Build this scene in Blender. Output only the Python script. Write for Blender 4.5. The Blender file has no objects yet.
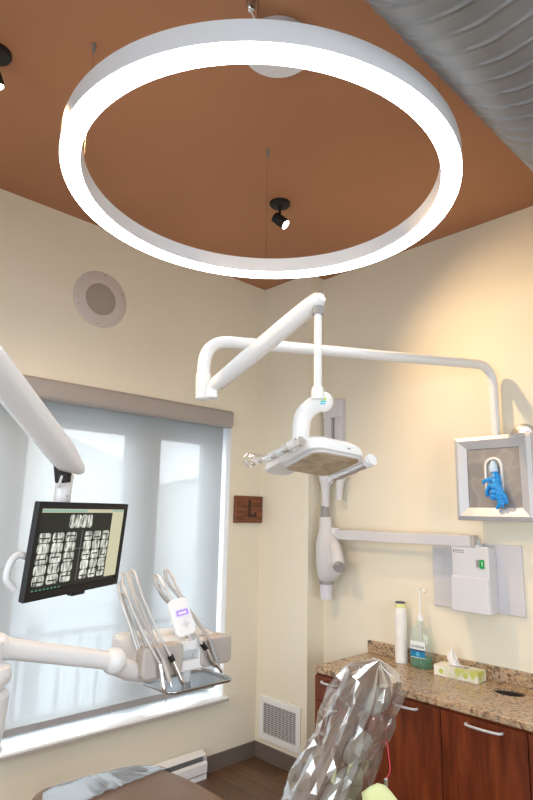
import bpy, bmesh, math, random
from mathutils import Vector, Matrix, Euler
random.seed(7)
S = bpy.context.scene
C = S.collection
R = math.radians
# ------------------------------------------------------------------ camera
W_PX, H_PX, FPX = 533, 800, 578.3131
EYE = Vector((3.6829, -3.4765, 1.8845))
_ya, _pi, _ro = R(-46.2638), R(11.1318), R(1.2023)
FWD = Vector((math.sin(_ya) * math.cos(_pi), math.cos(_ya) * math.cos(_pi), math.sin(_pi)))
_r = Vector((math.cos(_ya), -math.sin(_ya), 0))
_u = _r.cross(FWD)
RT = _r * math.cos(_ro) + _u * math.sin(_ro)
UP = -_r * math.sin(_ro) + _u * math.cos(_ro)
cam = bpy.data.cameras.new('camera')
cam.sensor_fit = 'HORIZONTAL'; cam.sensor_width = 36; cam.lens = 36 * FPX / W_PX
cam.clip_start = 0.02
co = bpy.data.objects.new('camera', cam); C.objects.link(co)
co.matrix_world = Matrix(((RT.x, UP.x, -FWD.x, EYE.x), (RT.y, UP.y, -FWD.y, EYE.y), (RT.z, UP.z, -FWD.z, EYE.z), (0, 0, 0, 1)))
S.camera = co
# ------------------------------------------------------------------ world, exposure, lights
S.view_settings.view_transform = 'Standard'; S.view_settings.look = 'None'
S.view_settings.gamma = 1; S.view_settings.use_curve_mapping = False
S.view_settings.exposure = 0.36
wd = bpy.data.worlds.new('world'); S.world = wd; wd.use_nodes = True
wb = wd.node_tree.nodes['Background']
wb.inputs[0].default_value = (0.86, 0.94, 1.0, 1); wb.inputs[1].default_value = 7.6
RING_POWER = 13.0
def area(name, loc, rot, sx, sy, power, col, spread=180):
    l = bpy.data.lights.new(name, 'AREA'); l.shape = 'RECTANGLE'; l.size = sx; l.size_y = sy
    l.energy = power; l.color = col; l.spread = R(spread)
    o = bpy.data.objects.new(name, l); C.objects.link(o); o.location = loc; o.rotation_euler = rot
    return o
# unseen fill area lights added behind and beside the camera to brighten the room
area('rear_fill_area', (3.4, -6.2, 1.6), (R(72), 0, 0), 4.0, 2.2, 80, (0.84, 0.92, 1.0), 130)
area('ceiling_fill_area', (4.3, -4.6, 3.85), (0, 0, 0), 0.6, 1.2, 30, (1.0, 0.96, 0.90))
area('side_fill_area', (6.1, -2.6, 1.6), (0, R(72), 0), 2.2, 3.0, 50, (0.84, 0.92, 1.0), 130)

def ray(px, py): return FWD + RT * ((px - 266.5) / FPX) - UP * ((py - 400) / FPX)
def at(px, py, ax, v):
    d = ray(px, py); return EYE + d * ((v - EYE[ax]) / d[ax])
def dep(px, py, D): return EYE + ray(px, py) * D

# ------------------------------------------------------------------ materials
MATS = {}
def mat(name, col, rough=0.5, metal=0.0, **k):
    m = bpy.data.materials.new(name); m.use_nodes = True
    b = m.node_tree.nodes['Principled BSDF']
    b.inputs['Base Color'].default_value = (*col, 1); b.inputs['Roughness'].default_value = rough
    b.inputs['Metallic'].default_value = metal
    for kk, v in k.items(): b.inputs[kk.replace('_', ' ')].default_value = v
    MATS[name] = m; return m
def N(m, t, **k):
    n = m.node_tree.nodes.new(t)
    for a, v in k.items():
        if a.startswith('i_'):
            key = a[2:].replace('_', ' ')
            n.inputs[int(key) if key.isdigit() else key].default_value = v
        else: setattr(n, a, v)
    return n
def L(m, a, b): m.node_tree.links.new(a, b)
def PB(m): return m.node_tree.nodes['Principled BSDF']
def ramp(m, fac, stops):
    r = N(m, 'ShaderNodeValToRGB'); e = r.color_ramp.elements
    while len(e) < len(stops): e.new(0.5)
    for i, (p, c) in enumerate(stops): e[i].position = p; e[i].color = (*c, 1)
    L(m, fac, r.inputs[0]); return r.outputs[0]
def noisecol(m, scale, stops, detail=3, sc3=(1, 1, 1), rough=0.5):
    tc = N(m, 'ShaderNodeTexCoord'); mp = N(m, 'ShaderNodeMapping'); mp.inputs['Scale'].default_value = sc3
    L(m, tc.outputs['Object'], mp.inputs[0])
    n = N(m, 'ShaderNodeTexNoise', i_Scale=scale, i_Detail=detail, i_Roughness=rough); L(m, mp.outputs[0], n.inputs['Vector'])
    o = ramp(m, n.outputs[0], stops); L(m, o, PB(m).inputs['Base Color']); return n, mp
def bump(m, src, strength, dist=0.01):
    b = N(m, 'ShaderNodeBump', i_Strength=strength, i_Distance=dist); L(m, src, b.inputs['Height']); L(m, b.outputs[0], PB(m).inputs['Normal']); return b

wall_m = mat('cream_wall', (0.80, 0.74, 0.60), 0.6)
n, _ = noisecol(wall_m, 1.3, [(0.3, (0.79, 0.74, 0.61)), (0.7, (0.82, 0.765, 0.63))])
n2 = N(wall_m, 'ShaderNodeTexNoise', i_Scale=180.0); bump(wall_m, n2.outputs[0], 0.12, 0.002)
ceil_m = mat('rust_ceiling', (0.33, 0.125, 0.05), 0.6)
noisecol(ceil_m, 0.8, [(0.3, (0.40, 0.185, 0.092)), (0.7, (0.47, 0.220, 0.108))])
floor_m = mat('walnut_plank_floor', (0.1, 0.06, 0.035), 0.4)
tc = N(floor_m, 'ShaderNodeTexCoord'); mp = N(floor_m, 'ShaderNodeMapping'); L(floor_m, tc.outputs['Object'], mp.inputs[0])
br = N(floor_m, 'ShaderNodeTexBrick', i_Scale=1.0); br.inputs['Brick Width'].default_value = 1.1; br.inputs['Row Height'].default_value = 0.15
br.inputs['Mortar Size'].default_value = 0.003; br.inputs['Color1'].default_value = (0.13, 0.07, 0.037, 1); br.inputs['Color2'].default_value = (0.19, 0.105, 0.055, 1)
br.inputs['Mortar'].default_value = (0.03, 0.018, 0.01, 1); L(floor_m, mp.outputs[0], br.inputs['Vector'])
mp2 = N(floor_m, 'ShaderNodeMapping'); mp2.inputs['Scale'].default_value = (3, 40, 1); L(floor_m, tc.outputs['Object'], mp2.inputs[0])
nz = N(floor_m, 'ShaderNodeTexNoise', i_Scale=2.0, i_Detail=6.0); L(floor_m, mp2.outputs[0], nz.inputs['Vector'])
mx = N(floor_m, 'ShaderNodeMix', data_type='RGBA', blend_type='MULTIPLY'); mx.inputs[0].default_value = 0.8
L(floor_m, br.outputs[0], mx.inputs[6]); L(floor_m, ramp(floor_m, nz.outputs[0], [(0.3, (0.45, 0.4, 0.38)), (0.7, (1, 1, 1))]), mx.inputs[7]); L(floor_m, mx.outputs[2], PB(floor_m).inputs['Base Color'])
base_m = mat('taupe_vinyl', (0.155, 0.125, 0.11), 0.35)
white_m = mat('white_paint_metal', (0.78, 0.80, 0.84), 0.3)
gloss_w = mat('glossy_white_plastic', (0.82, 0.83, 0.84), 0.22)
warm_w = mat('warm_white_plastic', (0.72, 0.72, 0.725), 0.3)
sill_m = mat('white_sill', (0.85, 0.87, 0.88), 0.35)
sill_edge = mat('sill_edge_grey', (0.45, 0.41, 0.38), 0.5)
ltgrey = mat('light_grey_plastic', (0.66, 0.66, 0.68), 0.4)
lavgrey = mat('lavender_grey_panel', (0.62, 0.615, 0.645), 0.35)
midgrey = mat('mid_grey_plastic', (0.30, 0.29, 0.29), 0.45)
taupe = mat('taupe_rubber', (0.46, 0.42, 0.39), 0.5)
fascia_m = mat('grey_fascia', (0.36, 0.33, 0.315), 0.45)
alu = mat('brushed_aluminium', (0.56, 0.57, 0.60), 0.42, 0.3)
steel = mat('stainless_steel', (0.62, 0.62, 0.62), 0.25, 1.0)
steel2 = mat('satin_grey_rod', (0.55, 0.54, 0.53), 0.3, 0.35)
chrome = mat('polished_chrome', (0.75, 0.75, 0.76), 0.12, 1.0)
black = mat('black_plastic', (0.010, 0.010, 0.011), 0.45, Specular_IOR_Level=0.25)
blackmetal = mat('matte_black_metal', (0.012, 0.011, 0.010), 0.5, 0.3)
dark = mat('recess_shade_dark', (0.02, 0.02, 0.02), 0.8)
slot_m = mat('vent_shadow_grey', (0.22, 0.21, 0.20), 0.8)
tan_m = mat('tan_leather', (0.25, 0.145, 0.075), 0.42)
n, _ = noisecol(tan_m, 90, [(0.3, (0.165, 0.095, 0.052)), (0.7, (0.19, 0.112, 0.062))]); bump(tan_m, n.outputs[0], 0.15, 0.003)
dtan_m = mat('brown_leather', (0.15, 0.10, 0.07), 0.4)
shell_m = mat('grey_green_shell', (0.33, 0.34, 0.30), 0.4)
glove_m = mat('blue_nitrile', (0.02, 0.30, 0.78), 0.35)
bib_m = mat('yellow_green_paper', (0.62, 0.66, 0.33), 0.8)
red_m = mat('red_cord', (0.55, 0.03, 0.07), 0.5)
wood_m = mat('plaque_wood', (0.2, 0.06, 0.02), 0.5)
noisecol(wood_m, 6, [(0.35, (0.10, 0.028, 0.010)), (0.65, (0.25, 0.075, 0.025))], sc3=(1, 1, 8), detail=6)
inlay_m = mat('dark_carved_letter', (0.03, 0.012, 0.006), 0.6)
# cherry
cherry = mat('cherry_veneer', (0.2, 0.04, 0.012), 0.28)
tc = N(cherry, 'ShaderNodeTexCoord'); mp = N(cherry, 'ShaderNodeMapping'); mp.inputs['Scale'].default_value = (14, 14, 1.6); L(cherry, tc.outputs['Object'], mp.inputs[0])
nz = N(cherry, 'ShaderNodeTexNoise', i_Scale=1.6, i_Detail=6.0, i_Distortion=1.2); L(cherry, mp.outputs[0], nz.inputs['Vector'])
L(cherry, ramp(cherry, nz.outputs[0], [(0.3, (0.075, 0.013, 0.0035)), (0.5, (0.135, 0.026, 0.007)), (0.72, (0.20, 0.044, 0.012))]), PB(cherry).inputs['Base Color'])
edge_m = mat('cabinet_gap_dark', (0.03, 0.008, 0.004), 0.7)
# granite
gran = mat('speckled_granite', (0.4, 0.3, 0.2), 0.22)
tc = N(gran, 'ShaderNodeTexCoord')
n1 = N(gran, 'ShaderNodeTexNoise', i_Scale=12.0, i_Detail=9.0, i_Roughness=0.74, i_Distortion=1.3); L(gran, tc.outputs['Object'], n1.inputs['Vector'])
c1 = ramp(gran, n1.outputs[0], [(0.30, (0.035, 0.024, 0.018)), (0.40, (0.20, 0.115, 0.06)), (0.48, (0.55, 0.37, 0.20)), (0.56, (0.34, 0.26, 0.19)), (0.68, (0.70, 0.56, 0.37))])
v1 = N(gran, 'ShaderNodeTexVoronoi', i_Scale=75.0); L(gran, tc.outputs['Object'], v1.inputs['Vector'])
n3 = N(gran, 'ShaderNodeTexNoise', i_Scale=60.0, i_Detail=4.0); L(gran, tc.outputs['Object'], n3.inputs['Vector'])
c2 = ramp(gran, n3.outputs[0], [(0.36, (0.12, 0.09, 0.07)), (0.48, (0.85, 0.8, 0.72)), (0.65, (1, 0.98, 0.92))])
mx = N(gran, 'ShaderNodeMix', data_type='RGBA', blend_type='MULTIPLY'); mx.inputs[0].default_value = 0.85
L(gran, c1, mx.inputs[6]); L(gran, c2, mx.inputs[7])
hs = N(gran, 'ShaderNodeBrightContrast', i_Bright=0.05); L(gran, mx.outputs[2], hs.inputs[0]); L(gran, hs.outputs[0], PB(gran).inputs['Base Color'])
# duct
duct_m = mat('galvanised_steel', (0.2, 0.2, 0.2), 0.5, 0.0, Specular_IOR_Level=0.35)
noisecol(duct_m, 5, [(0.3, (0.20, 0.20, 0.205)), (0.7, (0.25, 0.25, 0.25))])
# grille perforation
perf = mat('perforated_metal', (0.36, 0.31, 0.27), 0.5)
tc = N(perf, 'ShaderNodeTexCoord'); vv = N(perf, 'ShaderNodeTexVoronoi', i_Scale=160.0, i_Randomness=0.0); L(perf, tc.outputs['Object'], vv.inputs['Vector'])
L(perf, ramp(perf, vv.outputs[0], [(0.3, (0.24, 0.21, 0.185)), (0.5, (0.40, 0.35, 0.31))]), PB(perf).inputs['Base Color'])
# dispenser grey marbled face
dface = mat('grey_brushed_face', (0.32, 0.30, 0.29), 0.45)
noisecol(dface, 9, [(0.40, (0.27, 0.255, 0.25)), (0.49, (0.32, 0.30, 0.29)), (0.5, (0.38, 0.36, 0.34)), (0.51, (0.33, 0.31, 0.30)), (0.65, (0.29, 0.27, 0.265))], detail=1, rough=0.2)
# dental light lens
lens_m = mat('lamp_lens', (0.5, 0.42, 0.3), 0.15)
n, _ = noisecol(lens_m, 14, [(0.32, (0.27, 0.20, 0.12)), (0.5, (0.43, 0.34, 0.22)), (0.68, (0.60, 0.52, 0.39))], detail=5, rough=0.7)
def emis(name, col, s):
    m = mat(name, col, 0.5); b = PB(m); b.inputs['Emission Color'].default_value = (*col, 1); b.inputs['Emission Strength'].default_value = s; return m
ring_e = emis('ring_diffuser', (0.93, 0.97, 1.0), RING_POWER)
bulb_e = emis('spot_bulb', (1.0, 0.85, 0.6), 14)
green_e = mat('green_button', (0.0, 0.28, 0.05), 0.4, Emission_Color=(0.0, 0.5, 0.1, 1), Emission_Strength=0.12)
violet_e = emis('violet_display', (0.24, 0.17, 0.95), 0.9)
violet_t = emis('violet_text', (0.62, 0.6, 1.0), 1.0)
scr_blk = mat('screen_black', (0.012, 0.013, 0.010), 0.35, Specular_IOR_Level=0.15, Emission_Color=(0.3, 0.32, 0.27, 1), Emission_Strength=0.03)
scr_side = emis('screen_beige', (0.36, 0.35, 0.24), 0.7)
scr_bar = emis('screen_toolbar', (0.18, 0.32, 0.27), 0.6)
scr_dim = mat('screen_task_icons', (0.02, 0.1, 0.05), 0.3, Emission_Color=(0.1, 0.4, 0.2, 1), Emission_Strength=0.6)
film = emis('radiograph_film', (0.4, 0.42, 0.38), 0.45)
tc = N(film, 'ShaderNodeTexCoord'); mp = N(film, 'ShaderNodeMapping'); mp.inputs['Scale'].default_value = (1, 1, 0.35); L(film, tc.outputs['Object'], mp.inputs[0])
nf = N(film, 'ShaderNodeTexNoise', i_Scale=110.0, i_Detail=3.0); L(film, mp.outputs[0], nf.inputs['Vector'])
fr = ramp(film, nf.outputs[0], [(0.36, (0.05, 0.055, 0.05)), (0.5, (0.36, 0.38, 0.34)), (0.66, (0.66, 0.68, 0.62))])
L(film, fr, PB(film).inputs['Emission Color']); L(film, fr, PB(film).inputs['Base Color'])
# shade: woven solar screen
shade_m = bpy.data.materials.new('solar_screen_fabric'); shade_m.use_nodes = True
nt = shade_m.node_tree; nt.nodes.remove(nt.nodes['Principled BSDF']); out = nt.nodes['Material Output']
tr = N(shade_m, 'ShaderNodeBsdfTransparent'); tr.inputs[0].default_value = (1, 1, 1, 1)
tl = N(shade_m, 'ShaderNodeBsdfTranslucent'); tl.inputs[0].default_value = (0.34, 0.36, 0.37, 1)
df = N(shade_m, 'ShaderNodeBsdfDiffuse'); df.inputs[0].default_value = (0.50, 0.50, 0.49, 1)
m1 = N(shade_m, 'ShaderNodeMixShader'); m1.inputs[0].default_value = 0.62; L(shade_m, tl.outputs[0], m1.inputs[1]); L(shade_m, df.outputs[0], m1.inputs[2])
m2 = N(shade_m, 'ShaderNodeMixShader'); m2.inputs[0].default_value = 0.055; L(shade_m, m1.outputs[0], m2.inputs[1]); L(shade_m, tr.outputs[0], m2.inputs[2])
L(shade_m, m2.outputs[0], out.inputs[0])
# glass + plastic film
def thinglass(name, gloss, tint, milky=0.0, rough=0.05, bumpscale=None):
    m = bpy.data.materials.new(name); m.use_nodes = True; nt = m.node_tree; nt.nodes.remove(nt.nodes['Principled BSDF']); out = nt.nodes['Material Output']
    t = N(m, 'ShaderNodeBsdfTransparent'); t.inputs[0].default_value = (*tint, 1)
    g = N(m, 'ShaderNodeBsdfGlossy', i_Roughness=rough); g.inputs[0].default_value = (1, 1, 1, 1)
    d = N(m, 'ShaderNodeBsdfDiffuse'); d.inputs[0].default_value = (0.85, 0.83, 0.82, 1)
    a = N(m, 'ShaderNodeMixShader', i_0=milky); L(m, t.outputs[0], a.inputs[1]); L(m, d.outputs[0], a.inputs[2])
    lw = N(m, 'ShaderNodeLayerWeight', i_Blend=0.5)
    mt = N(m, 'ShaderNodeMath', operation='MULTIPLY_ADD'); mt.inputs[1].default_value = gloss * 2; mt.inputs[2].default_value = gloss * 0.35; L(m, lw.outputs['Facing'], mt.inputs[0])
    mt.use_clamp = True
    b = N(m, 'ShaderNodeMixShader'); L(m, mt.outputs[0], b.inputs[0]); L(m, a.outputs[0], b.inputs[1]); L(m, g.outputs[0], b.inputs[2])
    if bumpscale:
        tc = N(m, 'ShaderNodeTexCoord'); mp = N(m, 'ShaderNodeMapping'); mp.inputs['Scale'].default_value = bumpscale[1]; L(m, tc.outputs['Object'], mp.inputs[0])
        nn = N(m, 'ShaderNodeTexNoise', i_Scale=bumpscale[0], i_Detail=4.0, i_Distortion=0.8); L(m, mp.outputs[0], nn.inputs['Vector'])
        bp = N(m, 'ShaderNodeBump', i_Strength=1.0, i_Distance=0.02); L(m, nn.outputs[0], bp.inputs['Height'])
        L(m, bp.outputs[0], g.inputs['Normal']); L(m, bp.outputs[0], lw.inputs['Normal'])
    L(m, b.outputs[0], out.inputs[0]); return m
glass_m = thinglass('window_glass', 0.06, (0.97, 0.98, 0.98))
bag_m = thinglass('clear_plastic_film', 0.34, (0.97, 0.97, 0.97), 0.07, 0.10)
toe_m = thinglass('clear_plastic_film_dark', 0.27, (0.62, 0.68, 0.78), 0.02, 0.05)
bottle_m = thinglass('clear_bottle_plastic', 0.18, (0.90, 0.96, 0.95), 0.06)
liquid_m = mat('green_mouthwash', (0.10, 0.62, 0.45), 0.1, Transmission_Weight=0.75, IOR=1.2)
blue_m = mat('teal_label', (0.01, 0.20, 0.42), 0.4)
navy_m = mat('navy_print', (0.02, 0.035, 0.12), 0.4)
pale_m = mat('white_label', (0.80, 0.86, 0.88), 0.4)
cup_m = mat('white_foam_cup', (0.80, 0.80, 0.79), 0.5)
tissue_m = mat('tissue_paper', (0.86, 0.86, 0.86), 0.8, Subsurface_Weight=0.0)
carton_m = mat('printed_carton', (0.8, 0.79, 0.7), 0.5)
n, _ = noisecol(carton_m, 11, [(0.40, (0.80, 0.80, 0.74)), (0.54, (0.72, 0.72, 0.58)), (0.66, (0.55, 0.58, 0.14))], detail=2)
lime_m = mat('lime_badge', (0.5, 0.8, 0.05), 0.4)
teal_m = mat('teal_badge', (0.03, 0.55, 0.68), 0.4)
print_m = mat('small_dark_print', (0.12, 0.11, 0.14), 0.5)
ground_m = mat('outdoor_paving', (0.42, 0.42, 0.42), 0.8); noisecol(ground_m, 0.5, [(0.35, (0.30, 0.35, 0.40)), (0.65, (0.42, 0.45, 0.48))])
facade_m = mat('pale_facade', (0.55, 0.56, 0.58), 0.8)
hill_m = mat('hazed_wooded_hill', (0.16, 0.18, 0.15), 0.9); noisecol(hill_m, 2.5, [(0.3, (0.44, 0.45, 0.42)), (0.7, (0.62, 0.62, 0.58))], detail=6)  # distance haze is put into the pale hill colour
rail_m = mat('railing_grey', (0.10, 0.11, 0.13), 0.6)
frame_m = mat('white_window_frame', (0.50, 0.52, 0.55), 0.4)
jamb_m = mat('white_jamb', (0.86, 0.88, 0.9), 0.5)

# ------------------------------------------------------------------ mesh helpers
WLOC = {}
class MB:
    def __init__(s): s.bm = bmesh.new(); s.mi = 0
    def _mark(s, f0):
        s.bm.faces.ensure_lookup_table()
        for f in s.bm.faces[f0:]: f.material_index = s.mi
    def box(s, lo, hi, M=None):
        f0 = len(s.bm.faces); lo = Vector(lo); hi = Vector(hi)
        vs = [Vector((x, y, z)) for x in (lo.x, hi.x) for y in (lo.y, hi.y) for z in (lo.z, hi.z)]
        if M: vs = [M @ v for v in vs]
        b = [s.bm.verts.new(v) for v in vs]
        for q in ((0, 1, 3, 2), (4, 6, 7, 5), (0, 4, 5, 1), (2, 3, 7, 6), (0, 2, 6, 4), (1, 5, 7, 3)): s.bm.faces.new([b[i] for i in q])
        s._mark(f0); return s
    def cbox(s, c, d, M=None):
        c = Vector(c); d = Vector(d) / 2; return s.box(c - d, c + d, M)
    def rings(s, rings, cap=True, close=True):
        f0 = len(s.bm.faces)
        rr = [[s.bm.verts.new(p) for p in r] for r in rings]; n = len(rr[0])
        for a, b in zip(rr, rr[1:]):
            for i in range(n if close else n - 1):
                s.bm.faces.new((a[i], a[(i + 1) % n], b[(i + 1) % n], b[i]))
        if cap and close:
            s.bm.faces.new(rr[0][::-1]); s.bm.faces.new(rr[-1])
        s._mark(f0); return s
    def tube(s, pts, r, seg=16, cap=True, flat=1.0):
        pts = [Vector(p) for p in pts]; n = len(pts)
        rs = r if isinstance(r, (list, tuple)) else [r] * n
        rings = []; t0 = (pts[1] - pts[0]).normalized()
        ref = Vector((0, 0, 1)) if abs(t0.z) < 0.95 else Vector((1, 0, 0))
        nrm = (ref - t0 * ref.dot(t0)).normalized()
        for i, p in enumerate(pts):
            t = (pts[min(i + 1, n - 1)] - pts[max(i - 1, 0)]).normalized()
            nrm = (nrm - t * nrm.dot(t)).normalized(); bi = t.cross(nrm)
            rings.append([p + (nrm * math.cos(2 * math.pi * k / seg) * flat + bi * math.sin(2 * math.pi * k / seg)) * rs[i] for k in range(seg)])
        return s.rings(rings, cap)
    def lathe(s, prof, origin, axis=(0, 0, 1), seg=32, cap=True):
        origin = Vector(origin); q = Vector(axis).normalized().to_track_quat('Z', 'Y').to_matrix()
        rings = [[origin + q @ Vector((r * math.cos(2 * math.pi * k / seg), r * math.sin(2 * math.pi * k / seg), z)) for k in range(seg)] for r, z in prof]
        return s.rings(rings, cap)
    def prism(s, poly, z0, z1, M):
        return s.rings([[M @ Vector((x, y, z0)) for x, y in poly], [M @ Vector((x, y, z1)) for x, y in poly]])
    def loft(s, secs, M=None):
        return s.rings([[(M @ Vector(p)) if M else Vector(p) for p in sec] for sec in secs])
    def grid(s, P, close=False):
        return s.rings(P, cap=False, close=close)
    def ball(s, c, r, seg=20, sc=(1, 1, 1)):
        c = Vector(c); rings = []
        for j in range(1, seg // 2):
            a = math.pi * j / (seg // 2)
            rings.append([c + Vector((math.sin(a) * math.cos(2 * math.pi * k / seg) * r * sc[0], math.sin(a) * math.sin(2 * math.pi * k / seg) * r * sc[1], -math.cos(a) * r * sc[2])) for k in range(seg)])
        return s.rings(rings)
    def build(s, name, m, parent=None, smooth=False, bevel=0, seg=2, origin=None, solid=0, sub=0):
        bmesh.ops.recalc_face_normals(s.bm, faces=s.bm.faces)
        vs = [v.co for v in s.bm.verts]
        lo = Vector([min(v[i] for v in vs) for i in range(3)]); hi = Vector([max(v[i] for v in vs) for i in range(3)])
        o = Vector(origin) if origin is not None else (lo + hi) / 2
        bmesh.ops.translate(s.bm, verts=s.bm.verts, vec=-o)
        me = bpy.data.meshes.new(name); s.bm.to_mesh(me); s.bm.free()
        for mm in (m if isinstance(m, (list, tuple)) else [m]): me.materials.append(mm)
        if smooth:
            for p in me.polygons: p.use_smooth = True
            try: me.set_sharp_from_angle(angle=R(40))
            except Exception: pass
        ob = bpy.data.objects.new(name, me); C.objects.link(ob)
        WLOC[ob.name] = o
        if parent: ob.parent = parent; ob.location = o - WLOC[parent.name]
        else: ob.location = o
        if solid: md = ob.modifiers.new('solid', 'SOLIDIFY'); md.thickness = solid; md.offset = 0
        if bevel: md = ob.modifiers.new('bevel', 'BEVEL'); md.width = bevel; md.segments = seg; md.limit_method = 'ANGLE'; md.angle_limit = R(40)
        if sub: md = ob.modifiers.new('sub', 'SUBSURF'); md.levels = sub; md.render_levels = sub
        return ob
def tag(o, label, cat, group=None):
    o['label'] = label; o['category'] = cat
    if group: o['group'] = group
    return o
def thing(name, label, cat, loc, group=None):
    o = bpy.data.objects.new(name, None); C.objects.link(o); o.location = loc; o.empty_display_size = 0.05
    WLOC[o.name] = Vector(loc); return tag(o, label, cat, group)
def struct(o): o['kind'] = 'structure'; return o
def copy_tree(o, parent=None):
    c = o.copy(); C.objects.link(c)
    if parent: c.parent = parent
    for ch in list(o.children): copy_tree(ch, c)
    return c
def rrect(w, h, r, n=5):
    P = []
    for cx, cy, a0 in ((w / 2 - r, h / 2 - r, 0), (-w / 2 + r, h / 2 - r, 90), (-w / 2 + r, -h / 2 + r, 180), (w / 2 - r, -h / 2 + r, 270)):
        for k in range(n + 1):
            a = R(a0 + 90 * k / n); P.append((cx + r * math.cos(a), cy + r * math.sin(a)))
    return P
def basis(o, x, y, z=None):
    x = Vector(x).normalized(); y = Vector(y); y = (y - x * y.dot(x)).normalized(); z = x.cross(y)
    return Matrix(((x.x, y.x, z.x, o[0]), (x.y, y.y, z.y, o[1]), (x.z, y.z, z.z, o[2]), (0, 0, 0, 1)))
def bez(pts, n=24):
    # Catmull-Rom through pts
    P = [Vector(p) for p in pts]; P = [P[0] * 2 - P[1]] + P + [P[-1] * 2 - P[-2]]; out = []
    for i in range(1, len(P) - 2):
        for k in range(n):
            t = k / n; a, b, c, d = P[i - 1:i + 3]
            out.append(0.5 * ((2 * b) + (c - a) * t + (2 * a - 5 * b + 4 * c - d) * t * t + (3 * b - a - 3 * c + d) * t ** 3))
    out.append(P[-2]); return out
def fillet(pts, r, n=8):
    P = [Vector(p) for p in pts]; out = [P[0]]
    for a, b, c in zip(P, P[1:], P[2:]):
        u = (a - b).normalized(); v = (c - b).normalized(); p0 = b + u * r; p1 = b + v * r
        for k in range(n + 1):
            t = k / n; out.append(p0 * (1 - t) ** 2 + b * 2 * t * (1 - t) + p1 * t * t)
    out.append(P[-1]); return out
def text_mesh(txt, size, M, name, m, parent, depth=0.0005):
    cu = bpy.data.curves.new('txt', 'FONT'); cu.body = txt; cu.size = size; cu.align_x = 'CENTER'; cu.align_y = 'CENTER'; cu.extrude = depth
    to = bpy.data.objects.new('txt', cu); C.objects.link(to); bpy.context.view_layer.update()
    me = bpy.data.meshes.new_from_object(to.evaluated_get(bpy.context.evaluated_depsgraph_get())); bpy.data.objects.remove(to)
    b = MB(); b.bm.from_mesh(me); bmesh.ops.transform(b.bm, matrix=M, verts=b.bm.verts); bpy.data.meshes.remove(me)
    return b.build(name, m, parent)

# ------------------------------------------------------------------ structure
CZ = 3.9176; D = 0.1903; XJ = 0.5534
YB, YT = -3.4, -0.352      # window opening along y
Z0, Z1 = 0.497, 2.62
XE, YE = 6.4, -6.5
struct(MB().box((-0.35, YE - 0.2, -0.1), (XE + 0.2, D + 0.15, 0)).build('floor', floor_m))
struct(MB().box((-0.35, YE - 0.2, CZ), (XE + 0.2, D + 0.15, CZ + 0.1)).build('ceiling', ceil_m))
w = MB()
w.box((-0.30, YE, 0), (0, YB, CZ)); w.box((-0.30, YT, 0), (0, 0, CZ)); w.box((-0.30, YB, 0), (0, YT, Z0 - 0.03)); w.box((-0.30, YB, Z1), (0, YT, CZ))
struct(w.build('wall_left', wall_m))
struct(MB().box((-0.30, 0, 0), (XJ, D + 0.15, CZ)).build('wall_back', wall_m))
struct(MB().box((XJ, D, 0), (XE + 0.2, D + 0.15, CZ)).build('wall_right', wall_m))
struct(MB().box((XE, YE, 0), (XE + 0.15, D, CZ)).build('wall_side', wall_m))
struct(MB().box((-0.3, YE - 0.15, 0), (XE + 0.15, YE, CZ)).build('wall_front', wall_m))
BH = 0.1075
b = MB(); b.box((0.0, YE, 0), (0.012, -0.0, BH)); b.box((0.0, YE, 0), (0.022, -0.0, 0.012)); struct(b.build('baseboard_left', base_m))
b = MB(); b.box((0.012, -0.012, 0), (XJ + 0.012, 0, BH)); b.box((0.012, -0.022, 0), (XJ + 0.012, 0, 0.012)); struct(b.build('baseboard_back', base_m))
struct(MB().box((XJ, 0, 0), (XJ + 0.012, D, BH)).box((XJ, D - 0.012, 0), (0.98, D, BH)).build('baseboard_right', base_m))
# window: jamb lining, frame, glass, sill
win = thing('window_1', 'x', 'x', (-0.24, -1.9, 0.5)); del win['label']; del win['category']; struct(win)
f = MB()
XF0, XF1 = -0.27, -0.21
f.box((XF0, YB, Z0), (XF1, YT, Z0 + 0.09)); f.box((XF0, YB, 2.45), (XF1, YT, Z1))
f.box((XF0, YT - 0.12, Z0 + 0.09), (XF1, YT, 2.45)); f.box((XF0, YB, Z0 + 0.09), (XF1, YB + 0.12, 2.45))
f.box((XF0, -1.20, Z0 + 0.09), (XF1, -0.90, 2.45)); f.box((XF0, -2.20, Z0 + 0.09), (XF1, -1.95, 2.45))
f.build('window_frame', frame_m, win, bevel=0.006)
MB().box((-0.245, YB + 0.1, Z0 + 0.08), (-0.24, YT - 0.1, 2.46)).build('window_glass', glass_m, win)
j = MB(); j.box((-0.29, YT - 0.005, Z0), (0.0005, YT + 0.0005, Z1 - 0.0005)); j.box((-0.29, YB, Z1 - 0.005), (0.0005, YT, Z1 + 0.0005)); j.build('window_jamb', jamb_m, win)
s = MB(); s.box((-0.30, YB, Z0 - 0.026), (0.035, YT + 0.03, Z0)); so = struct(s.build('trim_1', sill_m, bevel=0.004))
struct(MB().box((0.030, YB, Z0 - 0.032), (0.038, YT + 0.03, Z0 - 0.012)).build('trim_2', sill_edge))

# ------------------------------------------------------------------ outdoors
struct(MB().box((-30, -25, -0.6), (-0.36, 20, -0.5)).build('ground', ground_m))
hb = MB(); P = []
for i in range(25):
    row = []
    for k in range(9):
        yy = -20 + i * 2.2; xx = -14 - k * 1.2
        row.append((xx, yy, -0.5 + 6.8 * math.sin(math.pi * min(1, k / 8) / 2) * (0.75 + 0.25 * math.sin(i * 0.7) + 0.12 * math.sin(i * 1.9 + k))))
    P.append(row)
hb.grid(P); struct(hb.build('hillside', hill_m, smooth=True, solid=0.1))
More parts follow.
